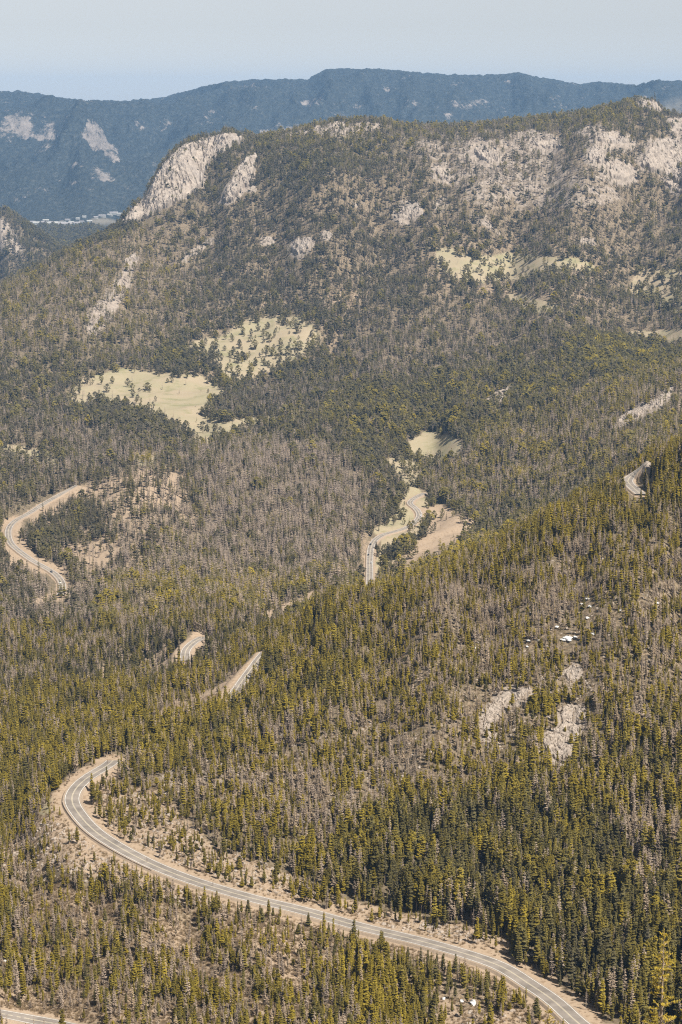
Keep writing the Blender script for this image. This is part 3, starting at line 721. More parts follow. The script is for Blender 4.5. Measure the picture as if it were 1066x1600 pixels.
def b_foliage(dark, mid, yel, trans=0.25):
    def f(nt, o):
        t = attr(nt, 'tint', 'INSTANCER').outputs['Fac']
        t2 = attr(nt, 'tint2', 'INSTANCER').outputs['Fac']
        c = ramp(nt, t, [(0.0, dark), (0.5, mid), (1.0, yel)])
        geo = N(nt, 'ShaderNodeNewGeometry')
        n = noise(nt, 1.3, 2, 0.6, geo.outputs['Position'])
        oi = N(nt, 'ShaderNodeObjectInfo')
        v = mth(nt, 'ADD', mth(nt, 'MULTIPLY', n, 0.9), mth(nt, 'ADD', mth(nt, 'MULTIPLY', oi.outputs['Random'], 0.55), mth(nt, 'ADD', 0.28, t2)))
        h = N(nt, 'ShaderNodeHueSaturation'); nt.links.new(c, h.inputs['Color']); nt.links.new(v, h.inputs['Value'])
        h.inputs['Saturation'].default_value = 1.0
        d = N(nt, 'ShaderNodeBsdfDiffuse'); tr = N(nt, 'ShaderNodeBsdfTranslucent')
        nt.links.new(h.outputs[0], d.inputs[0]); nt.links.new(h.outputs[0], tr.inputs[0])
        mx = N(nt, 'ShaderNodeMixShader'); mx.inputs[0].default_value = trans
        nt.links.new(d.outputs[0], mx.inputs[1]); nt.links.new(tr.outputs[0], mx.inputs[2]); nt.links.new(mx.outputs[0], o.inputs['Surface'])
    return f
m_needles = mat('pine_needles', b_foliage((0.082, 0.073, 0.050), (0.118, 0.102, 0.038), (0.225, 0.175, 0.028)))
m_dead = mat('dead_twigs', b_foliage((0.22, 0.18, 0.155), (0.27, 0.215, 0.17), (0.31, 0.235, 0.155), 0.1))
m_scrub = mat('dry_scrub', b_foliage((0.20, 0.15, 0.10), (0.27, 0.20, 0.125), (0.33, 0.25, 0.15), 0.2))
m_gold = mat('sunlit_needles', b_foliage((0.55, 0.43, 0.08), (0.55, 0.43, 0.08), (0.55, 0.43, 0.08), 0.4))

# ------------------------------------------------------------------ object helpers
C = scene.collection
def mesh_from(name, V, Fc, m=None, smooth=False):
    me = bpy.data.meshes.new(name)
    me.from_pydata([tuple(v) for v in V], [], [tuple(f) for f in Fc])
    if m: me.materials.append(m)
    if smooth: me.polygons.foreach_set('use_smooth', [True] * len(me.polygons))
    me.update(); return me
def obj(name, me, parent=None, loc=None):
    o = bpy.data.objects.new(name, me); C.objects.link(o)
    if parent: o.parent = parent
    if loc is not None: o.location = loc
    return o
def tag(o, label=None, cat=None, group=None, kind=None):
    if label: o['label'] = label
    if cat: o['category'] = cat
    if group: o['group'] = group
    if kind: o['kind'] = kind
    return o
def empty(name, loc, rz=0):
    o = bpy.data.objects.new(name, None); C.objects.link(o); o.location = loc; o.rotation_euler = (0, 0, rz)
    o.empty_display_size = 0.1
    return o

# ------------------------------------------------------------------ ground sheet
def add_attr(me, name, arr):
    a = me.attributes.new(name, 'FLOAT', 'POINT'); a.data.foreach_set('value', np.ascontiguousarray(arr.ravel(), dtype=np.float32))
def grid_mesh(name, gx, gy, gz, m, attrs, smooth=True):
    na, nr = gx.shape
    me = bpy.data.meshes.new(name)
    V = np.stack([gx, gy, gz], -1).reshape(-1, 3).astype(np.float32)
    i = np.arange(na - 1)[:, None] * nr + np.arange(nr - 1)[None]
    q = np.stack([i, i + 1, i + nr + 1, i + nr], -1).reshape(-1, 4)[:, ::-1]
    me.vertices.add(len(V)); me.vertices.foreach_set('co', V.ravel())
    me.loops.add(q.size); me.loops.foreach_set('vertex_index', np.ascontiguousarray(q.ravel(), dtype=np.int32))
    me.polygons.add(len(q)); me.polygons.foreach_set('loop_start', np.arange(0, q.size, 4, dtype=np.int32))
    me.update(calc_edges=True)
    if smooth: me.polygons.foreach_set('use_smooth', [True] * len(q))
    for k, a in attrs.items(): add_attr(me, k, a)
    me.materials.append(m); me.validate()
    return me
far_attr = sstep(5900, 9000, RR)
far_attr = np.where(~inview & (RR > 5600), 1.0, far_attr)
me = grid_mesh('terrain', X, Y, Z, m_ground, dict(grass=G['grass'], dirt=G['dirt'], rock=G['rock'], far=far_attr))
terrain = obj('terrain', me)
tag(terrain, 'mountain slopes, valley floor, clearings and far blue range', kind='structure')

# ------------------------------------------------------------------ roads
def ribbon(line, offs, zs, name, m, mm=None):
    """sweep a cross-section (offset, height) along a centre line"""
    d = np.gradient(line[:, :2], axis=0); d /= np.linalg.norm(d, axis=1)[:, None] + 1e-9
    nrm = np.stack([-d[:, 1], d[:, 0]], 1)
    V = []; Fc = []; k = len(offs)
    for i in range(len(line)):
        for o_, z_ in zip(offs, zs):
            V.append((line[i, 0] + nrm[i, 0] * o_, line[i, 1] + nrm[i, 1] * o_, line[i, 2] + z_))
    for i in range(len(line) - 1):
        for j in range(k - 1):
            a = i * k + j
            Fc.append((a, a + k, a + k + 1, a + 1))
    return mesh_from(name, V, Fc, m)
RLAB = {'near': 'long two-lane mountain road with the hairpin bend in the foreground', 'lower': 'short stretch of grey road in the bottom left corner',
        'bench': 'short straight of road half hidden by pines on the spur', 'switchback': 'small road bend with pale banks in the middle distance',
        'valley': 'road winding along the valley floor beside the pale flat', 'west': 'S-shaped road bends at the left edge of the valley', 'east': 'pale road bend behind the trees at the right edge'}
for rd in ROADS:
    L, w = rd['line'], rd['w']
    r0 = obj('road', ribbon(L, [-w, w], [0, 0], 'road', m_asphalt)); r0.location.z = 0.0
    tag(r0, RLAB[rd['name']], kind='structure')
    sh = obj('gravel_shoulder', ribbon(L, [-w - 2.8, -w - 0.9, -w + 0.02, w - 0.02, w + 0.9, w + 2.8], [-2.4, -0.06, -0.04, -0.04, -0.06, -2.4], 'gravel_shoulder', m_gravel), r0)
    for s in (-1, 1):
        obj('edge_line', ribbon(L, [s * (w - 0.35) - 0.11, s * (w - 0.35) + 0.11], [0.02, 0.02], 'edge_line', m_white), r0)
        obj('centre_line', ribbon(L, [s * 0.2 - 0.09, s * 0.2 + 0.09], [0.02, 0.02], 'centre_line', m_yellow), r0)

# ------------------------------------------------------------------ tree meshes
def prism(V, Fc, x0, y0, z0, r0, x1, y1, z1, r1, n=5):
    b = len(V)
    for k in range(n):
        a = 2 * math.pi * k / n; V.append((x0 + r0 * math.cos(a), y0 + r0 * math.sin(a), z0))
    for k in range(n):
        a = 2 * math.pi * k / n; V.append((x1 + r1 * math.cos(a), y1 + r1 * math.sin(a), z1))
    for k in range(n):
        Fc.append((b + k, b + (k + 1) % n, b + n + (k + 1) % n, b + n + k))
def conifer(seed, whorls, per, width, bare, dense=1.0, thin=1.0, lean=0.0, droop=0.18, dead=False, pw=0.6):
    """unit-height conifer: trunk (V,F) and crown (V,F). Each spray is a bent pair of triangles."""
    rr = random.Random(seed)
    tv, tf, cv, cf = [], [], [], []
    prism(tv, tf, 0, 0, -0.06, 0.0125, lean * 0.4, 0, 0.55, 0.009, 5)
    prism(tv, tf, lean * 0.4, 0, 0.55, 0.009, lean, 0, 1.0, 0.002, 4)
    for i in range(whorls):
        t = (i + rr.random() * 0.7) / whorls
        h = bare + (1 - bare) * t
        prof = (1 - t) ** pw * (0.4 + 0.6 * min(1, t * 4.5)) if not dead else (1 - t) ** 0.6 * (0.5 + 0.5 * min(1, t * 3))
        base = width * prof * rr.uniform(0.72, 1.2) + 0.012
        n = max(3, int(per * (0.55 + 0.6 * (1 - t))))
        a0 = rr.random() * 6.28
        for k in range(n):
            if rr.random() > dense: continue
            a = a0 + 6.283 * k / n + rr.uniform(-0.35, 0.35)
            L = base * rr.uniform(0.55, 1.2)
            ca, sa = math.cos(a), math.sin(a)
            wv = L * rr.uniform(0.36, 0.62) * thin + 0.004
            dz = -L * droop * rr.uniform(0.2, 1.9) + (L * 0.35 if t > 0.8 else 0)
            th = (0.024 + 0.02 * rr.random()) * (0.35 if dead else 1.0)
            cx = lean * h; b = len(cv)
            cv += [(cx, 0, h + th * 0.5), (cx + ca * L * 0.6 - sa * wv, sa * L * 0.6 + ca * wv, h + dz * 0.5 - th * 0.6),
                   (cx + ca * L, sa * L, h + dz + 0.2 * th), (cx + ca * L * 0.6 + sa * wv, sa * L * 0.6 - ca * wv, h + dz * 0.5 - th * 0.6)]
            cf += [(b, b + 1, b + 2), (b, b + 2, b + 3)]
    if not dead:       # leader tip
        b = len(cv)
        cv += [(lean, 0, 1.02), (lean + 0.018, 0.0, 0.9), (lean - 0.01, 0.016, 0.9), (lean - 0.01, -0.016, 0.9)]
        cf += [(b, b + 1, b + 2), (b, b + 2, b + 3), (b, b + 3, b + 1)]
    return tv, tf, cv, cf
def roundpine(seed, n, w):
    rr = random.Random(seed); tv, tf, cv, cf = [], [], [], []
    prism(tv, tf, 0, 0, -0.06, 0.02, 0.01, 0, 0.75, 0.009, 5)
    for i in range(n):
        t = rr.random() ** 0.85; h = 0.16 + 0.82 * t
        rad = w * (math.sin(math.pi * min(1, (0.12 + 0.88 * (1 - t) ** 0.8))) ** 0.6 if t > 0.1 else 0.6)
        rad *= min(1.0, 1.9 * (1 - t) + 0.12)
        a = rr.random() * 6.28; q = rad * rr.uniform(0.45, 1.08)
        cx, cy = math.cos(a) * q, math.sin(a) * q; s = rr.uniform(0.05, 0.095)
        b = len(cv)
        for k in range(4):
            e = a + k * 1.571 + rr.uniform(-0.4, 0.4); cv.append((cx + math.cos(e) * s, cy + math.sin(e) * s, h + rr.uniform(-0.05, 0.02)))
        cv.append((cx * 0.96, cy * 0.96, h + s * 0.8))
        cf += [(b, b + 1, b + 4), (b + 1, b + 2, b + 4), (b + 2, b + 3, b + 4), (b + 3, b, b + 4)]
    return tv, tf, cv, cf
def two(name, parts, mt, mc):
    tv, tf, cv, cf = parts
    one = bpy.data.meshes.new(name)
    V = tv + cv; Fc = tf + [tuple(i + len(tv) for i in f) for f in cf]
    one.from_pydata(V, [], Fc); one.materials.append(mt); one.materials.append(mc)
    one.polygons.foreach_set('material_index', [0] * len(tf) + [1] * len(cf)); one.update()
    return dict(one=one, trunk=mesh_from('trunk', tv, tf, mt), crown=mesh_from('crown', cv, cf, mc))
GREEN_HI = [two('pine_mesh', conifer(10 + k, 20, 9, (0.110, 0.098, 0.125, 0.14, 0.115, 0.092)[k], (0.16, 0.3, 0.06, 0.03, 0.38, 0.22)[k], 0.92, 1.0, (0, 0.02, 0, 0.01, -0.03, 0)[k], 0.18, False, (0.42, 0.35, 0.7, 0.55, 0.3, 0.5)[k]), m_trunk, m_needles) for k in range(6)]
GREEN_LO = [two('pine_mesh_small', conifer(30 + k, 9, 6, (0.12, 0.14, 0.16, 0.13)[k], (0.15, 0.25, 0.05, 0.1)[k], 0.95, 1.5), m_trunk, m_needles) for k in range(4)]
m_deadtrunk = mat('dead_wood', simple((0.40, 0.34, 0.28), 0.9, 0.2, 2))
DEAD_HI = [two('dead_pine_mesh', conifer(50 + k, 20, 9, (0.10, 0.085, 0.12, 0.13)[k], (0.14, 0.3, 0.08, 0.2)[k], (0.85, 0.6, 0.8, 0.7)[k], 0.42, (0.01, -0.03, 0.02, 0.04)[k], -0.15, True), m_deadtrunk, m_dead) for k in range(4)]
DEAD_LO = [two('dead_pine_mesh_small', conifer(70 + k, 9, 5, (0.11, 0.13, 0.12)[k], (0.1, 0.25, 0.15)[k], 0.9, 0.8, 0.01, -0.1, True), m_deadtrunk, m_dead) for k in range(3)]
ROUND = [two('broad_pine_mesh', roundpine(90 + k, 62, (0.30, 0.36, 0.26)[k]), m_trunk, m_needles) for k in range(3)]

# ------------------------------------------------------------------ scatter the forest
# cell areas of the polar grid, wanted trees per square metre
in_az = np.abs(azs) <= R(11.0)
ia = np.where(in_az)[0]; ia = ia[:-1]
ir = np.where((rows > 655) & (rows < 8800))[0]
A0 = (azs[ia + 1] - azs[ia])[:, None]; RC = (rows[ir] + rows[ir + 1])[None, :] / 2; DR = (rows[ir + 1] - rows[ir])[None, :]
area = A0 * RC * DR
base_d = np.interp(RC, [650, 1100, 1600, 2600, 3600, 5500, 8800], [1/6.2, 1/6.2, 1/7.5, 1/13., 1/21., 1/30., 1/120.])
cx = ia[:, None] + np.zeros((1, len(ir)), int); cr = ir[None, :] + np.zeros((len(ia), 1), int)
vis_ok = (slope_g[cx, cr] - 16.0 / RC) <= smin[cx, cr] + 0.012
exp_n = area * base_d * vis_ok * 1.35
cnt = rng.poisson(exp_n)
tot = int(cnt.sum())
fa_ = np.repeat(cx.ravel(), cnt.ravel()); fr_ = np.repeat(cr.ravel(), cnt.ravel())
ta = azs[fa_] + rng.random(tot) * (azs[fa_ + 1] - azs[fa_]); tr = rows[fr_] + rng.random(tot) * (rows[fr_ + 1] - rows[fr_])
tx, ty = np.sin(ta) * tr, np.cos(ta) * tr
tz = grid_z(tx, ty)
tu, tvv = project(tx, ty, tz)
wt = warp_of(tx, ty, tr)
S = {c: sample(c, tu, tvv, wt) for c in M}
hidden = (CAMZ - tz) / tr > smin[fa_, fr_] + 0.0015
up = 0.62 * 10.5 * S['size'] / tr * F * 0.95          # a clearing's front edge is open too, or its own trees would hide it
S['dens'] = np.where(np.abs(sample('zone', tu, tvv - up, wt) - S['zone']) < 0.3, np.minimum(S['dens'], sample('dens', tu, tvv - up, wt) + 0.06), S['dens'])
S['dens'] = np.where(hidden, 0.9, S['dens'])
clump = fbm(tx / 30, ty / 30, 3, 81); clump2 = fbm(tx / 11, ty / 11, 2, 85)
pd = S['dens'] / 1.35 * np.clip(1.0 + 0.55 * clump + 0.5 * clump2, 0.05, 1.5)
# distance to roads
rdist = np.full(tot, 1e3)
for rd in ROADS:
    L = rd['line'][::2]
    c0, c1 = L[:, :2].min(0) - 30, L[:, :2].max(0) + 30
    q = np.where((tx > c0[0]) & (tx < c1[0]) & (ty > c0[1]) & (ty < c1[1]))[0]
    if len(q) == 0: continue
    best = np.full(len(q), 1e3)
    for k in range(len(L) - 1):
        a_, b_ = L[k, :2], L[k + 1, :2]; d_ = b_ - a_
        t_ = np.clip(((tx[q] - a_[0]) * d_[0] + (ty[q] - a_[1]) * d_[1]) / (d_ @ d_ + 1e-9), 0, 1)
        best = np.minimum(best, np.hypot(tx[q] - a_[0] - t_ * d_[0], ty[q] - a_[1] - t_ * d_[1]))
    rdist[q] = np.minimum(rdist[q], best)
    # keep the sight line to the road open: trees just in front of it are left out where the photograph shows the surface
    ru, rv = project(L[:, 0], L[:, 1], L[:, 2])
    lr = np.hypot(L[:, 0], L[:, 1])
    rd['uv'] = (ru, rv, lr)
pd = np.where(rdist < 8.5, 0, pd)
pd = np.where(rdist < 13, pd * 0.35, pd)
h = (10.4 + 2.7 * rng.standard_normal(tot)) * S['size'] * (1 + 0.18 * clump)
h = np.clip(h, 2.0, 17)
h *= np.interp(tr, [0, 1500, 3000, 5000, 8000], [1, 1.05, 1.2, 1.25, 1.7])
small = rng.random(tot) < 0.16
h = np.where(small, h * 0.55, h)
# trees whose crown would stand in front of an open road surface
def mask_road(rd, drop=0.9):
    ru, rv, lr = rd['uv']
    near = (tr < lr.max() + 5) & (tu > ru.min() - 10) & (tu < ru.max() + 10) & (tvv > rv.min() - 5) & (tvv < rv.max() + 60)
    q = np.where(near)[0]
    blk = np.zeros(len(q), bool)
    for a, b, l in zip(ru, rv, lr):
        hp = h[q] / tr[q] * F * 0.97
        blk |= (np.abs(tu[q] - a) < 7) & (tr[q] < l - 2) & (tvv[q] > b - 2) & (tvv[q] - hp < b + 5) & (tr[q] > l - 260)
    return q[blk]
for rd, keepk in zip(ROADS, (0.05, 0.2, 0.5, 0.25, 0.05, 0.05, 0.1)):
    q = mask_road(rd); pd[q] *= keepk
alive = rng.random(tot) < pd
isdead = rng.random(tot) < np.clip(S['dead'] * (1 + 1.1 * fbm(tx / 22, ty / 22, 2, 61)), 0, 0.96)
isbroad = (~isdead) & (rng.random(tot) < S['broad']) & (tr > 1700)
isbroad |= (~isdead) & (rng.random(tot) < S['broad'] * 0.0) 
young = (~isdead) & (tr <= 1700) & (rng.random(tot) < S['broad'])     # bushy young pines on the near spur
tint = np.clip(S['yel'] + 0.17 * rng.standard_normal(tot) + 0.4 * clump, 0, 1)
tint = np.where(isdead, np.clip(rng.random(tot) * 0.6 + 0.35 * S['yel'], 0, 1), tint)
tint2 = 0.10 * rng.standard_normal(tot) + 0.08 * clump2
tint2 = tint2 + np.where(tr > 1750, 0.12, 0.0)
yaw = rng.random(tot) * 6.283
slim = rng.uniform(0.68, 1.3, tot)
appar = h / tr
inframe = (tu > 4) & (tu < 1062) & (tvv - appar * F < 1592) & (tvv < 1625)
print('candidate trees', tot, 'alive', alive.sum())

def gn_scatter(name, idx, variants, wid, label):
    col = bpy.data.collections.new(name + '_variants')
    for k, v in enumerate(variants):
        o = bpy.data.objects.new('%s_variant_%02d' % (name, k), v); col.objects.link(o)
    me = bpy.data.meshes.new(name)
    me.vertices.add(len(idx))
    me.vertices.foreach_set('co', np.stack([tx[idx], ty[idx], tz[idx] - 0.15], 1).astype(np.float32).ravel())
    add_attr(me, 'tint', tint[idx]); add_attr(me, 'tint2', tint2[idx]); add_attr(me, 'yaw', yaw[idx])
    a = me.attributes.new('size', 'FLOAT_VECTOR', 'POINT')
    w = h[idx] * wid[idx]
    a.data.foreach_set('vector', np.stack([w, w, h[idx]], 1).astype(np.float32).ravel())
    a = me.attributes.new('kind_index', 'INT', 'POINT'); a.data.foreach_set('value', rng.integers(0, len(variants), len(idx)).astype(np.int32))
    o = obj(name, me)
    ng = bpy.data.node_groups.new(name + '_nodes', 'GeometryNodeTree')
    ng.interface.new_socket('Geometry', in_out='INPUT', socket_type='NodeSocketGeometry')
    ng.interface.new_socket('Geometry', in_out='OUTPUT', socket_type='NodeSocketGeometry')
    gi = ng.nodes.new('NodeGroupInput'); go = ng.nodes.new('NodeGroupOutput')
    ci = ng.nodes.new('GeometryNodeCollectionInfo'); ci.inputs['Collection'].default_value = col
    ci.inputs['Separate Children'].default_value = True; ci.inputs['Reset Children'].default_value = True
    ip = ng.nodes.new('GeometryNodeInstanceOnPoints'); ip.inputs['Pick Instance'].default_value = True
    def na(nm, dt):
        n = ng.nodes.new('GeometryNodeInputNamedAttribute'); n.data_type = dt; n.inputs['Name'].default_value = nm; return n.outputs[0]
    cx_ = ng.nodes.new('ShaderNodeCombineXYZ'); ng.links.new(na('yaw', 'FLOAT'), cx_.inputs[2])
    ng.links.new(gi.outputs[0], ip.inputs['Points']); ng.links.new(ci.outputs[0], ip.inputs['Instance'])
    ng.links.new(na('kind_index', 'INT'), ip.inputs['Instance Index'])
    ng.links.new(cx_.outputs[0], ip.inputs['Rotation']); ng.links.new(na('size', 'FLOAT_VECTOR'), ip.inputs['Scale'])
    ng.links.new(ip.outputs[0], go.inputs[0])
    md = o.modifiers.new('scatter', 'NODES'); md.node_group = ng
    tag(o, label, kind='stuff')
    return o

green = alive & ~isdead & ~isbroad; dead = alive & isdead; broad = alive & isbroad
def top_of(mask, n):
    q = np.where(mask & inframe)[0]
    q = q[np.argsort(-appar[q])][:n]
    return q
ind_g = top_of(green, 300); ind_d = top_of(dead, 300); ind_b = top_of(broad, 300)
single = np.zeros(tot, bool); single[ind_g] = True; single[ind_d] = True; single[ind_b] = True
rest = ~single
wid_g = np.where(young, slim * 1.75, slim)
h = np.where(young, h * 0.62, h)
gn_scatter('pine_forest', np.where(green & rest & (tr < 1750))[0], [v['one'] for v in GREEN_HI], wid_g, 'dense living lodgepole pines covering the near spur')
gn_scatter('distant_pine_forest', np.where(green & rest & (tr >= 1750))[0], [v['one'] for v in GREEN_LO], slim * 1.25, 'living pine forest over the valley and mountain')
gn_scatter('dead_pine_forest', np.where(dead & rest & (tr < 1750))[0], [v['one'] for v in DEAD_HI], slim * 1.1, 'grey dead pines scattered through the near slope')
gn_scatter('distant_dead_pine_forest', np.where(dead & rest & (tr >= 1750))[0], [v['one'] for v in DEAD_LO], slim * 1.2, 'grey beetle-killed pines across the valley and mountain')
gn_scatter('broad_pine_forest', np.where(broad & rest)[0], [v['one'] for v in ROUND], slim * 1.15, 'dark broad-crowned pines around the clearings')

# ------------------------------------------------------------------ individual trees
def region(u, v, r):
    if r < 1130:
        j = np.argmin(np.hypot(ROADS[0]['uv'][0] - u, 0)); rv_ = ROADS[0]['uv'][1][j]; below = v > rv_
        gap = abs(v - rv_)
        if u < 130 and v > 1550: return 'by the bottom left road'
        if below:
            if u < 260: return 'in scrub below the hairpin' if gap < 170 else 'in scrub near the bottom left road'
            if u < 520: return 'in dry brush just under the near road' if gap < 90 else 'in dry brush by the bottom edge'
            return 'in the grove touching the near road' if gap < 50 else 'deep in the grove under the near road'
        if u > 880: return 'beside the big golden pine' if v > 1480 else 'in the tall stand over the golden pine'
        if u > 600: return 'just uphill of the near road' if gap < 90 else 'well up the stand above the road'
        return 'on the bank above the near road'
    if 1800 < r < 2900 and 560 < u < 760: return 'beside the valley road'
    if 1800 < r < 2700 and u < 330: return 'on the hillside by the S-shaped road'
    if 2900 < r < 3800 and 90 < u < 520: return 'near the big pale meadow'
    if r > 1100 and v > 880: return 'on the upper near spur'
    if u > 850 and r < 3900: return 'on foothills right of the granite rib'
    if u > 650 and r < 3900: return 'on foothills above the valley road'
    return 'at the foot of the mountain'
def add_var(o, i):
    o['tint'] = float(tint[i]); o['tint2'] = float(tint2[i])
def put_tree(kind, i, var, group, lab, cat, wid, parts=True):
    w = float(h[i] * wid)
    loc = (float(tx[i]), float(ty[i]), float(tz[i]) - 0.15)
    if parts:
        e = empty(kind, loc, float(yaw[i]))
        e.scale = (w, w, float(h[i]))
        t = obj('trunk', var['trunk'], e); c = obj('crown', var['crown'], e); add_var(c, i)
    else:
        e = obj(kind, var['one']); e.location = loc; e.rotation_euler = (0, 0, float(yaw[i])); e.scale = (w, w, float(h[i]))
    add_var(e, i)
    tag(e, lab, cat, group)
def look(i, cats):
    q = h[i] / cats
    return 'very tall' if q > 1.3 else 'tall' if q > 1.08 else 'middling' if q > 0.85 else 'short' if q > 0.6 else 'very small'
def girth(i): return 'narrow' if slim[i] < 0.93 else 'full' if slim[i] > 1.1 else 'even'
def hue(i): return 'yellow-olive' if tint[i] > 0.85 else 'olive' if tint[i] > 0.6 else 'deep green'
for n_, i in enumerate(ind_g):
    put_tree('pine_tree', i, GREEN_HI[int(rng.integers(6))], 'living pines on the near slopes', '%s %s %s %s %s' % (look(i, 10.5), girth(i), hue(i), 'bushy pine' if young[i] else 'pine', region(tu[i], tvv[i], tr[i])), 'pine tree', float(wid_g[i]))
for n_, i in enumerate(ind_d):
    put_tree('dead_pine_tree', i, DEAD_HI[int(rng.integers(4))], 'dead pines on the near slopes', '%s %s grey dead pine %s' % (look(i, 10.0), girth(i), region(tu[i], tvv[i], tr[i])), 'dead tree', float(slim[i]) * 1.1)
for n_, i in enumerate(ind_b):
    put_tree('broad_pine_tree', i, ROUND[int(rng.integers(3))], 'broad pines about the valley clearings', '%s %s-crowned dark pine %s' % (look(i, 12.0), 'slim' if slim[i] < 0.93 else 'wide' if slim[i] > 1.1 else 'round', region(tu[i], tvv[i], tr[i])), 'pine tree', float(slim[i]) * 1.15, False)

# lone trees that stand in the open, each where the photograph has it
LONE = [(335,0,0)]
lone = [(231,610,15,1,'wide dark lone pine in the middle of the big meadow',2.1),(200,605,17,0,'pale lone pine at the upper edge of the big meadow',1.3),(168,613,16,0,'dark upright pine on the left part of the big meadow',1.6),
        (262,598,9,1,'small bright green tree at the top of the big meadow',1.7),(155,614,6,0,'tiny pine just left of the dark upright meadow pine',1.4),(322,650,16,0,'dark pine at the notch where the meadow narrows',1.5),
        (325,676,10,0,'small pine at the lower tip of the big meadow',1.4),(336,674,11,0,'pine right of the small one at the lower meadow tip',1.4),
        (335,560,22,0,'tall dark pine left of the sloping clearing',1.2),(345,578,15,0,'dark pine below the left side of the sloping clearing',1.3),(366,600,22,0,'tall pine between big meadow and sloping clearing',1.2),
        (428,548,13,0,'upright pine in the middle of the sloping clearing',1.3),(454,535,9,0,'small round pine high on the sloping clearing',1.7),(441,543,11,0,'pine just right of the clearing middle',1.4),(392,545,8,0,'small pine left in the sloping clearing',1.5),
        (467,520,20,0,'largest pine in the clump atop the sloping clearing',1.6),(480,510,13,0,'upper right pine of the clump atop the sloping clearing',1.6),(463,508,12,0,'upper left pine of the clump atop the sloping clearing',1.6),(487,527,13,0,'round pine right of the clump on the sloping clearing',1.6),
        (413,535,7,0,'tiny pine in the upper middle of the sloping clearing',1.4),(365,548,9,0,'round pine on the left side of the sloping clearing',1.6),(400,572,13,0,'pine low on the sloping clearing',1.4),(372,568,14,0,'pine low at the left of the sloping clearing',1.4)]
for (u_, v_, hh, kk, lab, wd) in lone:
    p = hit(u_, v_, 2900)[0]
    e = obj('broad_pine_tree', ROUND[(u_ + v_) % 3]['one']); r_ = math.hypot(p[0], p[1])
    e.location = (p[0], p[1], p[2] - 0.1); e.scale = (hh * 0.75 * wd, hh * 0.75 * wd, hh * 0.92); e.rotation_euler = (0, 0, u_)
    e['tint'] = 0.5 if kk else 0.08; e['tint2'] = 0.05 if kk else -0.1
    tag(e, lab, 'pine tree', 'lone pines standing in the open')
# dark spruces among the grey hillside and beside the road bends
lone2 = [(322,968,19,1900,'tall dark spruce standing alone among grey dead trees',1.3),(208,770,17,2300,'dark spruce on the left open hillside',1.4),(225,785,19,2300,'darkest spruce of the open hillside clump',1.4),
         (248,772,20,2300,'tall dark spruce at the top of the open hillside',1.5),(150,830,17,2000,'dark spruce right of the western road',1.4),(188,880,16,2000,'dark spruce low on the open hillside',1.4),
         (300,1040,9,1400,'young spruce in front of the small road bend',1.5),(280,1030,11,1400,'dark spruce left of the small road bend',1.6),(262,1028,11,1400,'second dark spruce left of the small road bend',1.6),
         (588,858,10,1900,'round tree inside the valley road curve',1.9),(610,880,14,1900,'dark conifer right of the valley road',1.5),(606,862,12,1900,'dark conifer beside the valley road bend',1.6),
         (388,1432,8.5,700,'dark spruce on the lower edge of the near road',1.9),(409,1443,8,700,'second dark spruce below the near road edge',1.7),(482,1447,7,700,'lone young spruce just below the near road',1.9),
         (514,1460,6,700,'small spruce right of the lone one below the road',1.7),(598,1484,9,700,'spruce standing against the near road surface',1.5),(712,1520,9,700,'dark spruce against the lower near road',1.5),
         (762,1545,8,700,'spruce in front of the near road at the lower right',1.5),(205,1270,6,700,'bushy pine inside the hairpin bend',2.6),(167,1218,8,700,'dark pine at the far end of the hairpin',1.4),(160,1225,6,700,'smaller pine at the far end of the hairpin',1.6),
         (30,1575,7,660,'small dark spruce above the bottom left road',1.7),(82,1572,6,660,'small spruce right of the dark one above the left road',1.7),(838,1590,9,660,'pine below the road on the bottom dirt bank',1.7)]
for (u_, v_, hh, rm, lab, wd) in lone2:
    p = hit(u_, v_, rm)[0]
    e = empty('spruce_tree', (p[0], p[1], p[2] - 0.15), u_ * 1.7); vv = GREEN_HI[(2, 3, 5)[(u_ + v_) % 3]]
    e.scale = (hh * wd, hh * wd, hh)
    t = obj('trunk', vv['trunk'], e); c = obj('crown', vv['crown'], e)
    for q in (e, c): q['tint'] = 0.12 if rm > 700 else 0.45; q['tint2'] = -0.12
    tag(e, lab, 'spruce tree', 'dark spruces standing out by roads and hillside')

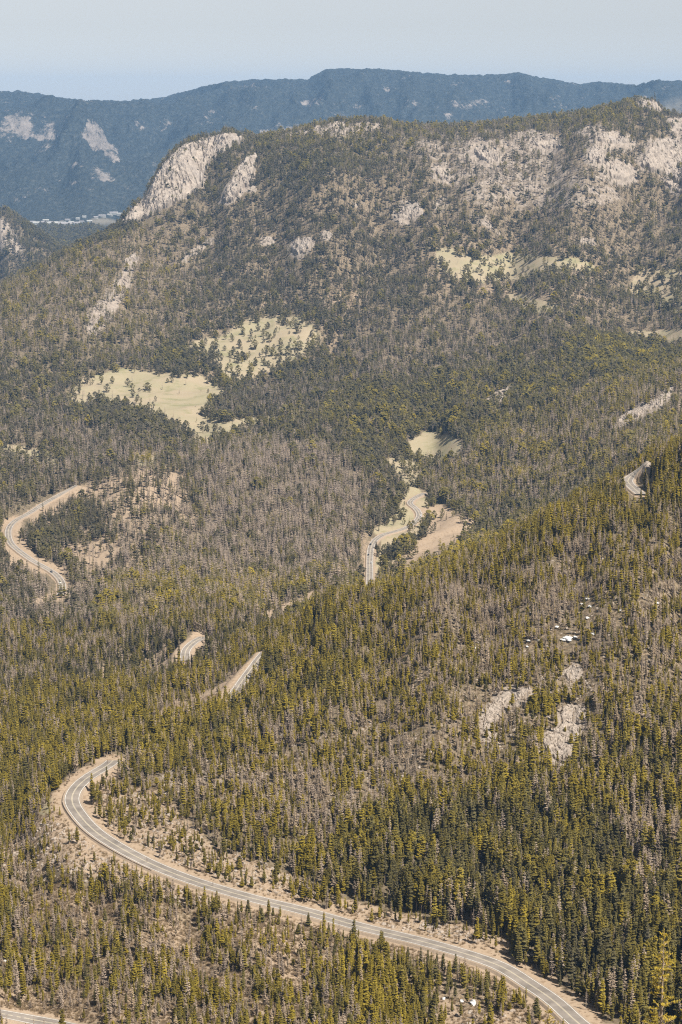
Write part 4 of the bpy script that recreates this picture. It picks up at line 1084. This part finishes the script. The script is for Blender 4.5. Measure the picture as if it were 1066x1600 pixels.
# ------------------------------------------------------------------ big sunlit pines on the slope right below the lookout
def big_pine(u_, v_top, r_, label, seed, width):
    a, s = ray(u_, v_top); ztop = CAMZ - float(s) * r_
    x, y = math.sin(float(a)) * r_, math.cos(float(a)) * r_
    zb = float(grid_z(np.array([x]), np.array([y]))[0]) - 0.2; H = ztop - zb
    rr = random.Random(seed)
    e = empty('lookout_pine', (x, y, zb)); tag(e, label, 'pine tree', 'sunlit pines on the slope below the lookout')
    tv, tf = [], []
    prism(tv, tf, 0, 0, -0.3, 0.24, 0.02, 0, H * 0.5, 0.15, 8); prism(tv, tf, 0.02, 0, H * 0.5, 0.15, 0, 0, H, 0.025, 8)
    obj('trunk', mesh_from('trunk', tv, tf, m_trunk), e)
    bv, bf, nv, nf = [], [], [], []
    def tuft(cx, cy, cz, s):
        for _ in range(9):
            a_ = rr.random() * 6.28; el = rr.uniform(-0.3, 1.2); L = s * rr.uniform(0.6, 1.2); b = len(nv)
            dx, dy, dz = math.cos(a_) * math.cos(el) * L, math.sin(a_) * math.cos(el) * L, math.sin(el) * L
            px, py = -math.sin(a_) * s * 0.22, math.cos(a_) * s * 0.22
            nv.extend([(cx - px, cy - py, cz), (cx + px, cy + py, cz), (cx + dx, cy + dy, cz + dz)]); nf.append((b, b + 1, b + 2))
    z = H * 0.12
    while z < H - 0.3:
        t = z / H; L0 = width * (1 - t) ** 0.75 + 0.25
        for k in range(rr.randint(3, 5)):
            a_ = rr.random() * 6.28; L = L0 * rr.uniform(0.55, 1.15); up = 0.05 + 0.5 * t
            x1, y1, z1 = math.cos(a_) * L, math.sin(a_) * L, z + L * up
            b = len(bv); w_ = 0.035
            bv.extend([(0, 0, z - w_), (0, 0, z + w_), (x1 * .6, y1 * .6, z + L * .6 * up * .7 + w_ * .6), (x1 * .6, y1 * .6, z + L * .6 * up * .7 - w_ * .6), (x1, y1, z1), (-y1 / L * w_, x1 / L * w_, z), (y1 / L * w_, -x1 / L * w_, z)])
            bf.extend([(b, b + 1, b + 2, b + 3), (b + 3, b + 2, b + 4), (b + 5, b + 6, b + 4)])
            n = max(3, int(L / 0.2))
            for j in range(n):
                q = 0.3 + 0.7 * (j + rr.random()) / n
                off = (1 - q) * L * 0.3 + 0.1
                tuft(x1 * q + rr.uniform(-off, off) * .6, y1 * q + rr.uniform(-off, off) * .6, z + L * up * q * (0.7 + 0.3 * q) + rr.uniform(-0.05, 0.08), 0.22)
        z += rr.uniform(0.45, 0.85)
    for j in range(10): tuft(rr.uniform(-.06, .06), rr.uniform(-.06, .06), H - 0.12 * j, 0.14)
    obj('branches', mesh_from('branches', bv, bf, m_trunk), e)
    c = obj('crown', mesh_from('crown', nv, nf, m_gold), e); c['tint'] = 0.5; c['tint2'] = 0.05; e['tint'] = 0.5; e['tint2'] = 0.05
    # sunlit brightness is put into the crown's even yellow-green colour
    return e
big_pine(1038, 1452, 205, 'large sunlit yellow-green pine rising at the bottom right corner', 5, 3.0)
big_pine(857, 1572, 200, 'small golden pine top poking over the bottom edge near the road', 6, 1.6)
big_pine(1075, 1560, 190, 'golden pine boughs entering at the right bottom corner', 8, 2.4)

# ------------------------------------------------------------------ rock: cliffs and outcrops as relief standing on the ground
def outcrop(name, P, rmin, lift, step, m, label, cat, group, seed, crackk=1.0):
    P = np.array(P, float); u0, v0 = P.min(0); u1, v1 = P.max(0)
    us = np.arange(u0 - step, u1 + 2 * step, step); vs = np.arange(v0 - step, v1 + 2 * step, step)
    gu, gv = np.meshgrid(us, vs, indexing='ij')
    # distance inside the outline
    ins = np.zeros(gu.shape, bool); dist = np.full(gu.shape, 1e9); j = len(P) - 1
    for i in range(len(P)):
        xi, yi = P[i]; xj, yj = P[j]
        if yi != yj: ins ^= ((yi > gv) != (yj > gv)) & (gu < (xj - xi) * (gv - yi) / (yj - yi) + xi)
        L2 = (xj - xi) ** 2 + (yj - yi) ** 2 + 1e-9
        t = np.clip(((gu - xi) * (xj - xi) + (gv - yi) * (yj - yi)) / L2, 0, 1)
        dist = np.minimum(dist, np.hypot(gu - xi - t * (xj - xi), gv - yi - t * (yj - yi))); j = i
    sd = np.where(ins, dist, -dist)
    p = hit(gu.ravel(), gv.ravel(), rmin)
    x, y, z = (p[:, k].reshape(gu.shape) for k in range(3))
    r = np.hypot(x, y)
    k = r / F
    sc = lift
    n = ridged(x / (sc * 1.6) + seed, z / (sc * 2.4) + y / (sc * 3), 4, seed) * 0.55 + fbm(x / (sc * 4), z / (sc * 4), 3, seed + 5) * 0.6
    if rmin < 4000:      # blocky joints on the flatter outcrops
        jx = x + 2.2 * sc * fbm(x / (sc * 5), y / (sc * 6), 2, seed + 4); jy = y * 0.55 + 1.5 * z + 2.0 * sc * fbm(x / (sc * 5) + 7, y / (sc * 6), 2, seed + 6)
        crack = np.minimum(np.abs(perlin(jx / (sc * 1.9), jy / (sc * 1.7), seed + 9)), np.abs(perlin(jx / (sc * 3.4) + 5, jy / (sc * 1.1), seed + 12)) * 1.2)
        n = fbm(jx / (sc * 2.2), jy / (sc * 1.8), 4, seed) * 1.1
    else:
        crack = np.abs(perlin(x / (sc * 1.1) + 0.35 * z / sc, z / (sc * 5), seed + 9))
    sdj = sd + 2.0 * fbm(gu / 7, gv / 7, 3, seed + 2)
    e = sstep(-1.0, 3.5, sdj)
    hgt = lift * e * (0.75 + 0.5 * n) - lift * 0.5 * crackk * e * (1 - sstep(0.0, 0.09, crack)) - (1 - e) * lift * 0.7
    # steps: quantise a little for ledges
    led = np.floor(z / (sc * 0.9) + 0.6 * fbm(x / (sc * 3), y / (sc * 3), 2, seed + 7)) 
    hgt = hgt + e * lift * 0.22 * (perlin(led * 3.1, x / (sc * 5), seed + 3))
    # push toward the open air: outward from the slope (mostly towards the viewer's side and up)
    nx_, ny_, nz_ = -x / r * 0.55, -y / r * 0.55, 0.83
    X2, Y2, Z2 = x + nx_ * hgt, y + ny_ * hgt, z + nz_ * hgt
    keepv = sdj > -3.5
    idx = -np.ones(gu.shape, int); idx[keepv] = np.arange(keepv.sum())
    V = np.stack([X2[keepv], Y2[keepv], Z2[keepv]], 1)
    Fc = []
    A, B = gu.shape
    c4 = np.stack([idx[:-1, :-1], idx[1:, :-1], idx[1:, 1:], idx[:-1, 1:]], -1).reshape(-1, 4)
    rr4 = np.stack([r[:-1, :-1], r[1:, :-1], r[1:, 1:], r[:-1, 1:]], -1).reshape(-1, 4)
    ok = (c4 >= 0).all(1) & ((rr4.max(1) - rr4.min(1)) < 0.05 * rr4.min(1))
    Fc = c4[ok]
    if len(Fc) < 4: return None
    par = list(range(len(V)))
    def find(a):
        while par[a] != a: par[a] = par[par[a]]; a = par[a]
        return a
    for f in Fc:
        r_0 = find(f[0])
        for q in f[1:]:
            par[find(q)] = r_0
    roots = np.array([find(int(f[0])) for f in Fc]); vals, cts = np.unique(roots, return_counts=True)
    Fc = Fc[roots == vals[np.argmax(cts)]]
    used = np.unique(Fc); rem = -np.ones(len(V), int); rem[used] = np.arange(len(used)); V = V[used]; Fc = rem[Fc]
    o = obj(name, mesh_from(name, V, Fc, m, False))
    tag(o, label, cat, group); return o
outcrop('granite_cliff', [(180,362),(186,352),(194,342),(207,327),(224,316),(236,292),(246,272),(256,257),(272,240),(290,228),(320,220),(350,212),(385,216),(372,228),(352,238),(330,254),(322,270),(318,290),(300,308),(272,320),(240,337),(205,354)], 4200, 12, 1.3, m_rock_far, 'huge pale granite cliff dropping at the left end of the mountain', 'cliff', G_CL, 3)
outcrop('granite_cliff', [(344,318),(352,295),(368,268),(382,250),(400,238),(405,250),(398,272),(394,285),(378,300),(362,318)], 4200, 10, 1.3, m_rock_far, 'leaning pale granite slab right of the huge cliff', 'cliff', G_CL, 13)
outcrop('granite_cliff', [(1000,258),(1012,236),(1022,224),(1040,216),(1080,222),(1090,292),(1060,288),(1040,275),(1015,268)], 4200, 9, 1.5, m_rock_far, 'broad bare granite slab at the right edge of the mountain', 'cliff', G_CL, 17)
for n_, (P, rm, lf, lab, gp) in enumerate(specs):
    far_ = rm > 3900
    outcrop('granite_cliff' if far_ else 'rock_outcrop', P, rm, lf, 1.0 if far_ else 0.9, m_rock_far if far_ else m_rock, lab, 'cliff' if far_ else 'rock outcrop', gp, 20 + n_)

# ------------------------------------------------------------------ boulders, scree and snow
def boulder_mesh(seed, sub=2):
    bm = bmesh.new(); bmesh.ops.create_icosphere(bm, subdivisions=sub, radius=1.0)
    rr = random.Random(seed); pl = [(Vector((rr.gauss(0, 1), rr.gauss(0, 1), rr.gauss(0, 1))).normalized(), rr.uniform(0.55, 0.85)) for _ in range(9)]
    for v in bm.verts:
        for n, d in pl:
            k = v.co.dot(n)
            if k > d: v.co -= n * (k - d)
        v.co.z *= 0.75
    me = bpy.data.meshes.new('boulder'); bm.to_mesh(me); bm.free(); me.materials.append(m_boulder); return me
BM = [boulder_mesh(k) for k in range(5)]
def scatter_uv(n, region_polys, rmin):
    outp = []
    for P, cnt_ in region_polys:
        P = np.array(P, float); c = 0
        while c < cnt_:
            u_ = rng.uniform(P[:, 0].min(), P[:, 0].max()); v_ = rng.uniform(P[:, 1].min(), P[:, 1].max())
            ins = False; j = len(P) - 1
            for i in range(len(P)):
                if (P[i, 1] > v_) != (P[j, 1] > v_) and u_ < (P[j, 0] - P[i, 0]) * (v_ - P[i, 1]) / (P[j, 1] - P[i, 1]) + P[i, 0]: ins = not ins
                j = i
            if ins: outp.append((u_, v_)); c += 1
    a = np.array(outp); return hit(a[:, 0], a[:, 1], rmin)
# loose stone on the banks: past counting, one mass
sc_poly = [([(150,1240),(200,1225),(300,1290),(440,1362),(520,1405),(420,1398),(250,1340),(170,1290)], 1500), ([(60,1280),(110,1290),(230,1370),(380,1420),(300,1420),(100,1370),(0,1400),(0,1300)], 2000),
           ([(520,1410),(720,1448),(790,1470),(740,1478),(600,1448)], 500), ([(250,1190),(560,1120),(700,1160),(560,1300),(420,1300),(260,1260)], 2600),
           ([(700,900),(1060,840),(1060,1050),(900,1180),(740,1170),(600,1060)], 2600), ([(740,1165),(760,1060),(920,1030),(930,1110),(890,1200)], 900), ([(700,1580),(870,1580),(870,1615),(700,1615)], 200)]
sp_ = scatter_uv(0, sc_poly, 660)
bigger = rng.random(len(sp_))
size_s = 0.25 + 0.9 * bigger ** 4 + 0.15 * rng.random(len(sp_))
rd_s = np.full(len(sp_), 1e3)
L = ROADS[0]['line']
for k in range(0, len(L)):
    rd_s = np.minimum(rd_s, np.hypot(sp_[:, 0] - L[k, 0], sp_[:, 1] - L[k, 1]))
ok = rd_s > 7.5; sp_, size_s = sp_[ok], size_s[ok]
order = np.argsort(-size_s / np.hypot(sp_[:, 0], sp_[:, 1]))
bl_i, sc_i = order[:120], order[120:]
_bk = (tx, ty, tz, h, tint, tint2, yaw)
for i in bl_i:
    u_, v_ = project(*sp_[i])
    o = obj('boulder', BM[int(rng.integers(5))]); s = float(size_s[i]); o.scale = (s * rng.uniform(0.8, 1.4), s, s * rng.uniform(0.7, 1.0)); o.location = sp_[i]; o.rotation_euler = (0, 0, rng.random() * 6)
    where = 'inside the hairpin and along its upper bank' if (u_ < 520 and v_ > 1225 and v_ < 1400 and u_ > 140) else 'on the dirt slope outside the hairpin' if (v_ > 1270 and u_ < 400) else 'on the cut bank above the near road' if v_ > 1400 else 'around the cracked outcrops of the near spur' if (u_ > 730 and v_ > 1030) else 'among dead trees on the upper near spur' if v_ < 1060 else 'in the stony opening in the middle of the near spur'
    tag(o, ('large ' if s > 1.15 else 'middling ' if s > 0.95 else 'small ') + ('long ' if o.scale.x > 1.15 * s else 'squat ') + 'pale granite boulder ' + where, 'boulder', 'pale boulders on the near slopes')
tx, ty, tz = sp_[:, 0], sp_[:, 1], sp_[:, 2]; h = size_s; tint = tint2 = np.zeros(len(sp_)); yaw = rng.random(len(sp_)) * 6.28
gn_scatter('scree', sc_i, BM, np.ones(len(sp_)), 'pale loose stones scattered over banks and openings')

# dry scrub and grass tufts in the open ground of the near slopes
def scrub_mesh(seed):
    rr = random.Random(seed); V, Fc = [], []
    for _ in range(34):
        a = rr.random() * 6.28; q = rr.random() * 0.35; x, y = math.cos(a) * q, math.sin(a) * q; L = rr.uniform(0.4, 1.0); ln = rr.uniform(0.0, 0.5); w_ = 0.045
        b = len(V); e = rr.random() * 6.28
        V += [(x - math.cos(e) * w_, y - math.sin(e) * w_, -0.05), (x + math.cos(e) * w_, y + math.sin(e) * w_, -0.05), (x + math.cos(a) * ln, y + math.sin(a) * ln, L)]; Fc.append((b, b + 1, b + 2))
    return mesh_from('scrub', V, Fc, m_scrub)
SM = [scrub_mesh(k) for k in range(4)]
tx, ty, tz, h, tint, tint2, yaw = _bk
def rand_ground(n, r0, r1):
    a = rng.uniform(-R(10.6), R(10.6), n); r = np.sqrt(rng.uniform(r0 ** 2, r1 ** 2, n)); x = np.sin(a) * r; y = np.cos(a) * r
    z = grid_z(x, y); u, v = project(x, y, z); return x, y, z, u, v, r
x, y, z, u, v, r = rand_ground(190000, 700, 1300)
w_ = warp_of(x, y, r)
pr = sample('scrub', u, v, w_) * 0.9 + 0.35 * sample('dirt', u, v, w_) + 0.12
dr = np.full(len(x), 1e3)
for rd in (ROADS[0], ROADS[1], ROADS[2]):
    for k in range(0, len(rd['line']), 2): dr = np.minimum(dr, np.hypot(x - rd['line'][k, 0], y - rd['line'][k, 1]))
kk = (rng.random(len(x)) < pr) & (dr > 8) & (u > -40) & (u < 1110) & (v < 1640)
x, y, z = x[kk], y[kk], z[kk]
tx, ty, tz = x, y, z; h = rng.uniform(0.5, 1.9, len(x)); tint = rng.random(len(x)); tint2 = 0.1 * rng.standard_normal(len(x)); yaw = rng.random(len(x)) * 6.28
gn_scatter('dry_scrub', np.arange(len(x)), SM, np.full(len(x), 0.9), 'dry tan brush and saplings over the open ground')

def snow_mesh(seed):
    bm = bmesh.new(); bmesh.ops.create_icosphere(bm, subdivisions=3, radius=1.0); rr = random.Random(seed); s1 = rr.random() * 50
    for vtx in bm.verts:
        d = 1 + 0.45 * float(fbm(np.array(vtx.co.x * 1.3 + s1), np.array(vtx.co.y * 1.3 + vtx.co.z), 3, 5)); vtx.co.x *= d; vtx.co.y *= d; vtx.co.z *= 0.28
    me = bpy.data.meshes.new('snow_patch'); bm.to_mesh(me); bm.free(); me.materials.append(m_snow)
    me.polygons.foreach_set('use_smooth', [True] * len(me.polygons)); return me
for n_, (u_, v_, w2, lab) in enumerate(SNOW):
    p = hit(u_, v_, 660)[0]; rr_ = math.hypot(p[0], p[1]); s = w2 / F * rr_ * 0.8
    o = obj('snow_patch', snow_mesh(n_)); o.location = (p[0], p[1], p[2] + 0.35); o.scale = (s, s * 1.7, s * 1.2); tag(o, lab, 'snow patch', 'old snow patches on the near spur')

# ------------------------------------------------------------------ cars on the roads
def car(u_, v_, rd, label, paint_m, tall=1.0):
    L = rd['line']; ru, rv = project(L[:, 0], L[:, 1], L[:, 2]); k = int(np.clip(np.argmin(np.hypot(ru - u_, rv - v_)), 1, len(L) - 2))
    d = L[k + 1] - L[k - 1]; yaw_ = math.atan2(d[1], d[0]); nx_, ny_ = -math.sin(yaw_), math.cos(yaw_)
    sgn = 1 if (ru[k] - u_) > 0 else -1
    e = empty('parked_car' if 'parked' in label else 'car', (L[k, 0] + nx_ * sgn * 1.8, L[k, 1] + ny_ * sgn * 1.8, L[k, 2] + 0.03), yaw_); tag(e, label, 'car', 'cars on the park road')
    prof = [(-2.3, 0.35), (-2.3, 0.95 * tall), (-1.9, 1.0 * tall), (0.95, 1.0 * tall), (2.15, 0.85 * tall), (2.3, 0.6), (2.3, 0.35)]
    cab = [(-2.0, 1.0 * tall), (-1.65, 1.5 * tall), (0.25, 1.52 * tall), (1.0, 1.0 * tall)]
    def ext(pf, hw, top=1.0):
        V = [(a, -hw * (top if b > 1.2 else 1), b) for a, b in pf] + [(a, hw * (top if b > 1.2 else 1), b) for a, b in pf]; n = len(pf)
        Fc = [tuple(range(n))[::-1], tuple(range(n, 2 * n))] + [(i, (i + 1) % n, n + (i + 1) % n, n + i) for i in range(n)]; return V, Fc
    obj('body', mesh_from('body', *ext(prof, 0.92), paint_m), e); obj('windows', mesh_from('windows', *ext(cab, 0.84, 0.85), m_glass), e)
    V, Fc = [(-1.6, -0.68, 1.5 * tall + 0.03), (0.2, -0.68, 1.52 * tall + 0.03), (0.2, 0.68, 1.52 * tall + 0.03), (-1.6, 0.68, 1.5 * tall + 0.03)], [(0, 1, 2, 3)]
    V2 = V + [(a, b, c - 0.06) for a, b, c in V]; obj('roof', mesh_from('roof', V2, [(0, 1, 2, 3), (7, 6, 5, 4), (0, 4, 5, 1), (1, 5, 6, 2), (2, 6, 7, 3), (3, 7, 4, 0)], paint_m), e)
    for wx in (-1.4, 1.45):
        for wy in (-0.9, 0.9):
            V, Fc = [], []
            for s in (-0.1, 0.1):
                for q in range(12): V.append((wx + 0.34 * math.cos(q * math.pi / 6), wy + s, 0.34 + 0.34 * math.sin(q * math.pi / 6)))
            Fc = [tuple(range(12)), tuple(range(12, 24))[::-1]] + [(q, 12 + q, 12 + (q + 1) % 12, (q + 1) % 12) for q in range(12)]
            obj('wheel', mesh_from('wheel', V, Fc, m_tyre), e)
VAL = next(r for r in ROADS if r['name'] == 'valley'); WST = next(r for r in ROADS if r['name'] == 'west')
car(575, 849, VAL, 'dark car rounding the top of the valley road curve', m_paint_d, 1.1)
car(575, 867, VAL, 'dark car on the straight of the valley road below the curve', m_paint_d)
car(585, 880, VAL, 'white car at the right side of the valley road straight', m_paint_w, 1.1)
car(657, 807, VAL, 'white car farther along the valley road by the trees', m_paint_w, 1.3)
car(84, 893, WST, 'dark car on the lower bend of the western road', m_paint_d)
car(99, 910, WST, 'white car at the end of the western road bend', m_paint_w)

# snow-plough marker poles beside the near road
for u_, v_, lab in ((168,1196,'dark marker pole at the far end of the hairpin'),(333,1388,'marker pole on the outer edge of the near road'),(230,1350,'marker pole beside the road below the hairpin')):
    p = hit(u_, v_, 660)[0]; V, Fc = [], []; prism(V, Fc, 0, 0, -1.5, 0.12, 0, 0, 3.6, 0.1, 6); Fc.append(tuple(range(6, 12)))
    o = obj('marker_pole', mesh_from('marker_pole', V, Fc, m_post), None, p); tag(o, lab, 'pole', 'marker poles along the near road')
# low strip added to give the thin dark shadow line outside the hairpin
L = ROADS[0]['line']; ru, rv = project(L[:, 0], L[:, 1], L[:, 2])
seg = np.where((ru < 250) & (rv > 1250))[0]
if len(seg) > 3:
    Ls = L[seg]; d = np.gradient(Ls[:, :2], axis=0); d /= np.linalg.norm(d, axis=1)[:, None]; side_ = np.stack([-d[:, 1], d[:, 0]], 1)
    s = 1 if (side_[len(seg) // 2] @ np.array([-1, -1])) > 0 else -1
    o = obj('shadow_edge_strip', ribbon(Ls, [s * 4.9, s * 4.9, s * 5.2, s * 5.2], [-0.4, 0.3, 0.3, -0.6], 'shadow_edge_strip', m_edge)); tag(o, 'low added strip giving the dark shadow line outside the hairpin', 'wall')

# ------------------------------------------------------------------ town buildings in the far valley
town = [(52,349,18,3),(60,350,30,2),(68,349,22,2),(76,350,14,2),(84,350,26,3),(94,351,40,3),(102,352,40,3),(112,349,16,2),(120,350,20,2),(72,346,18,2),(128,348,14,2),(140,347,16,2),(160,339,22,3),(172,337,16,2),(178,335,26,4),(188,336,18,3),(150,341,14,2),(196,340,16,2),
        (38,352,16,2),(46,356,14,2),(78,363,20,3),(66,370,14,2),(88,360,12,2),(58,363,14,2),(98,366,12,2),(122,343,12,2),(106,345,14,2),(132,340,12,2),(205,336,14,2),(215,333,16,2)]
for n_, (u_, v_, w2, k2) in enumerate(town):
    p = hit(u_, v_, 7000)[0]; d2 = w2 * 0.5 + 8; hh = 4 + k2 * 1.5
    e = empty('town_building', (p[0], p[1], p[2] - 1), (n_ * 0.37) % 0.6 - 0.3)
    a, b = w2 * 0.75, d2 * 0.6
    V = [(-a, -b, -3), (a, -b, -3), (a, b, -3), (-a, b, -3), (-a, -b, hh), (a, -b, hh), (a, b, hh), (-a, b, hh), (-a, 0, hh + b * 0.35), (a, 0, hh + b * 0.35)]
    obj('wall', mesh_from('wall', V, [(0, 1, 5, 4), (1, 2, 6, 9, 5), (2, 3, 7, 6), (3, 0, 4, 8, 7)], m_hwall), e)
    V = [(-a - 1, -b - 1, hh), (a + 1, -b - 1, hh), (a + 1, 0, hh + b * 0.35 + .5), (-a - 1, 0, hh + b * 0.35 + .5), (-a - 1, b + 1, hh), (a + 1, b + 1, hh)]
    V = V + [(x_, y_, z_ - 0.6) for x_, y_, z_ in V]
    obj('roof', mesh_from('roof', V, [(0, 1, 2, 3), (3, 2, 5, 4), (6, 7, 1, 0), (10, 11, 5, 4)], m_hwall if n_ % 2 else m_hroof), e)
    where = 'in the white row of the far town at left' if v_ > 344 and v_ < 354 else 'scattered in the trees in front of the far town' if v_ >= 354 else 'above the pale flat beyond the far town'
    tag(e, ('long ' if w2 > 25 else 'small ') + ('white-roofed' if n_ % 2 else 'dark-roofed') + ' building ' + where, 'building', 'buildings of the far town')

# ------------------------------------------------------------------ haze
Wd = 21100.0
zlo, zhi = float(Z.min()) - 1.0, max(float(Z.max()), CAMZ) + 8.0
V = [(-Wd, -Wd, zlo), (Wd, -Wd, zlo), (Wd, Wd, zlo), (-Wd, Wd, zlo), (-Wd, -Wd, zhi), (Wd, -Wd, zhi), (Wd, Wd, zhi), (-Wd, Wd, zhi)]
Fc = [(3, 2, 1, 0), (4, 5, 6, 7), (0, 1, 5, 4), (1, 2, 6, 5), (2, 3, 7, 6), (3, 0, 4, 7)]
def b_haze(nt, o):
    v = N(nt, 'ShaderNodeVolumePrincipled')
    v.inputs['Color'].default_value = (0.30, 0.57, 1.0, 1)
    v.inputs['Density'].default_value = 3.0e-5
    v.inputs['Anisotropy'].default_value = 0.0
    nt.links.new(v.outputs[0], o.inputs['Volume'])
m_haze = mat('haze', b_haze)
m_haze.cycles.homogeneous_volume = True if hasattr(m_haze.cycles, 'homogeneous_volume') else None
hz = obj('haze', mesh_from('haze', V, Fc, m_haze)); tag(hz, 'thin blue mountain haze filling the valley air', kind='stuff')
print('terrain z', Z.min() - CAMZ, Z.max() - CAMZ)
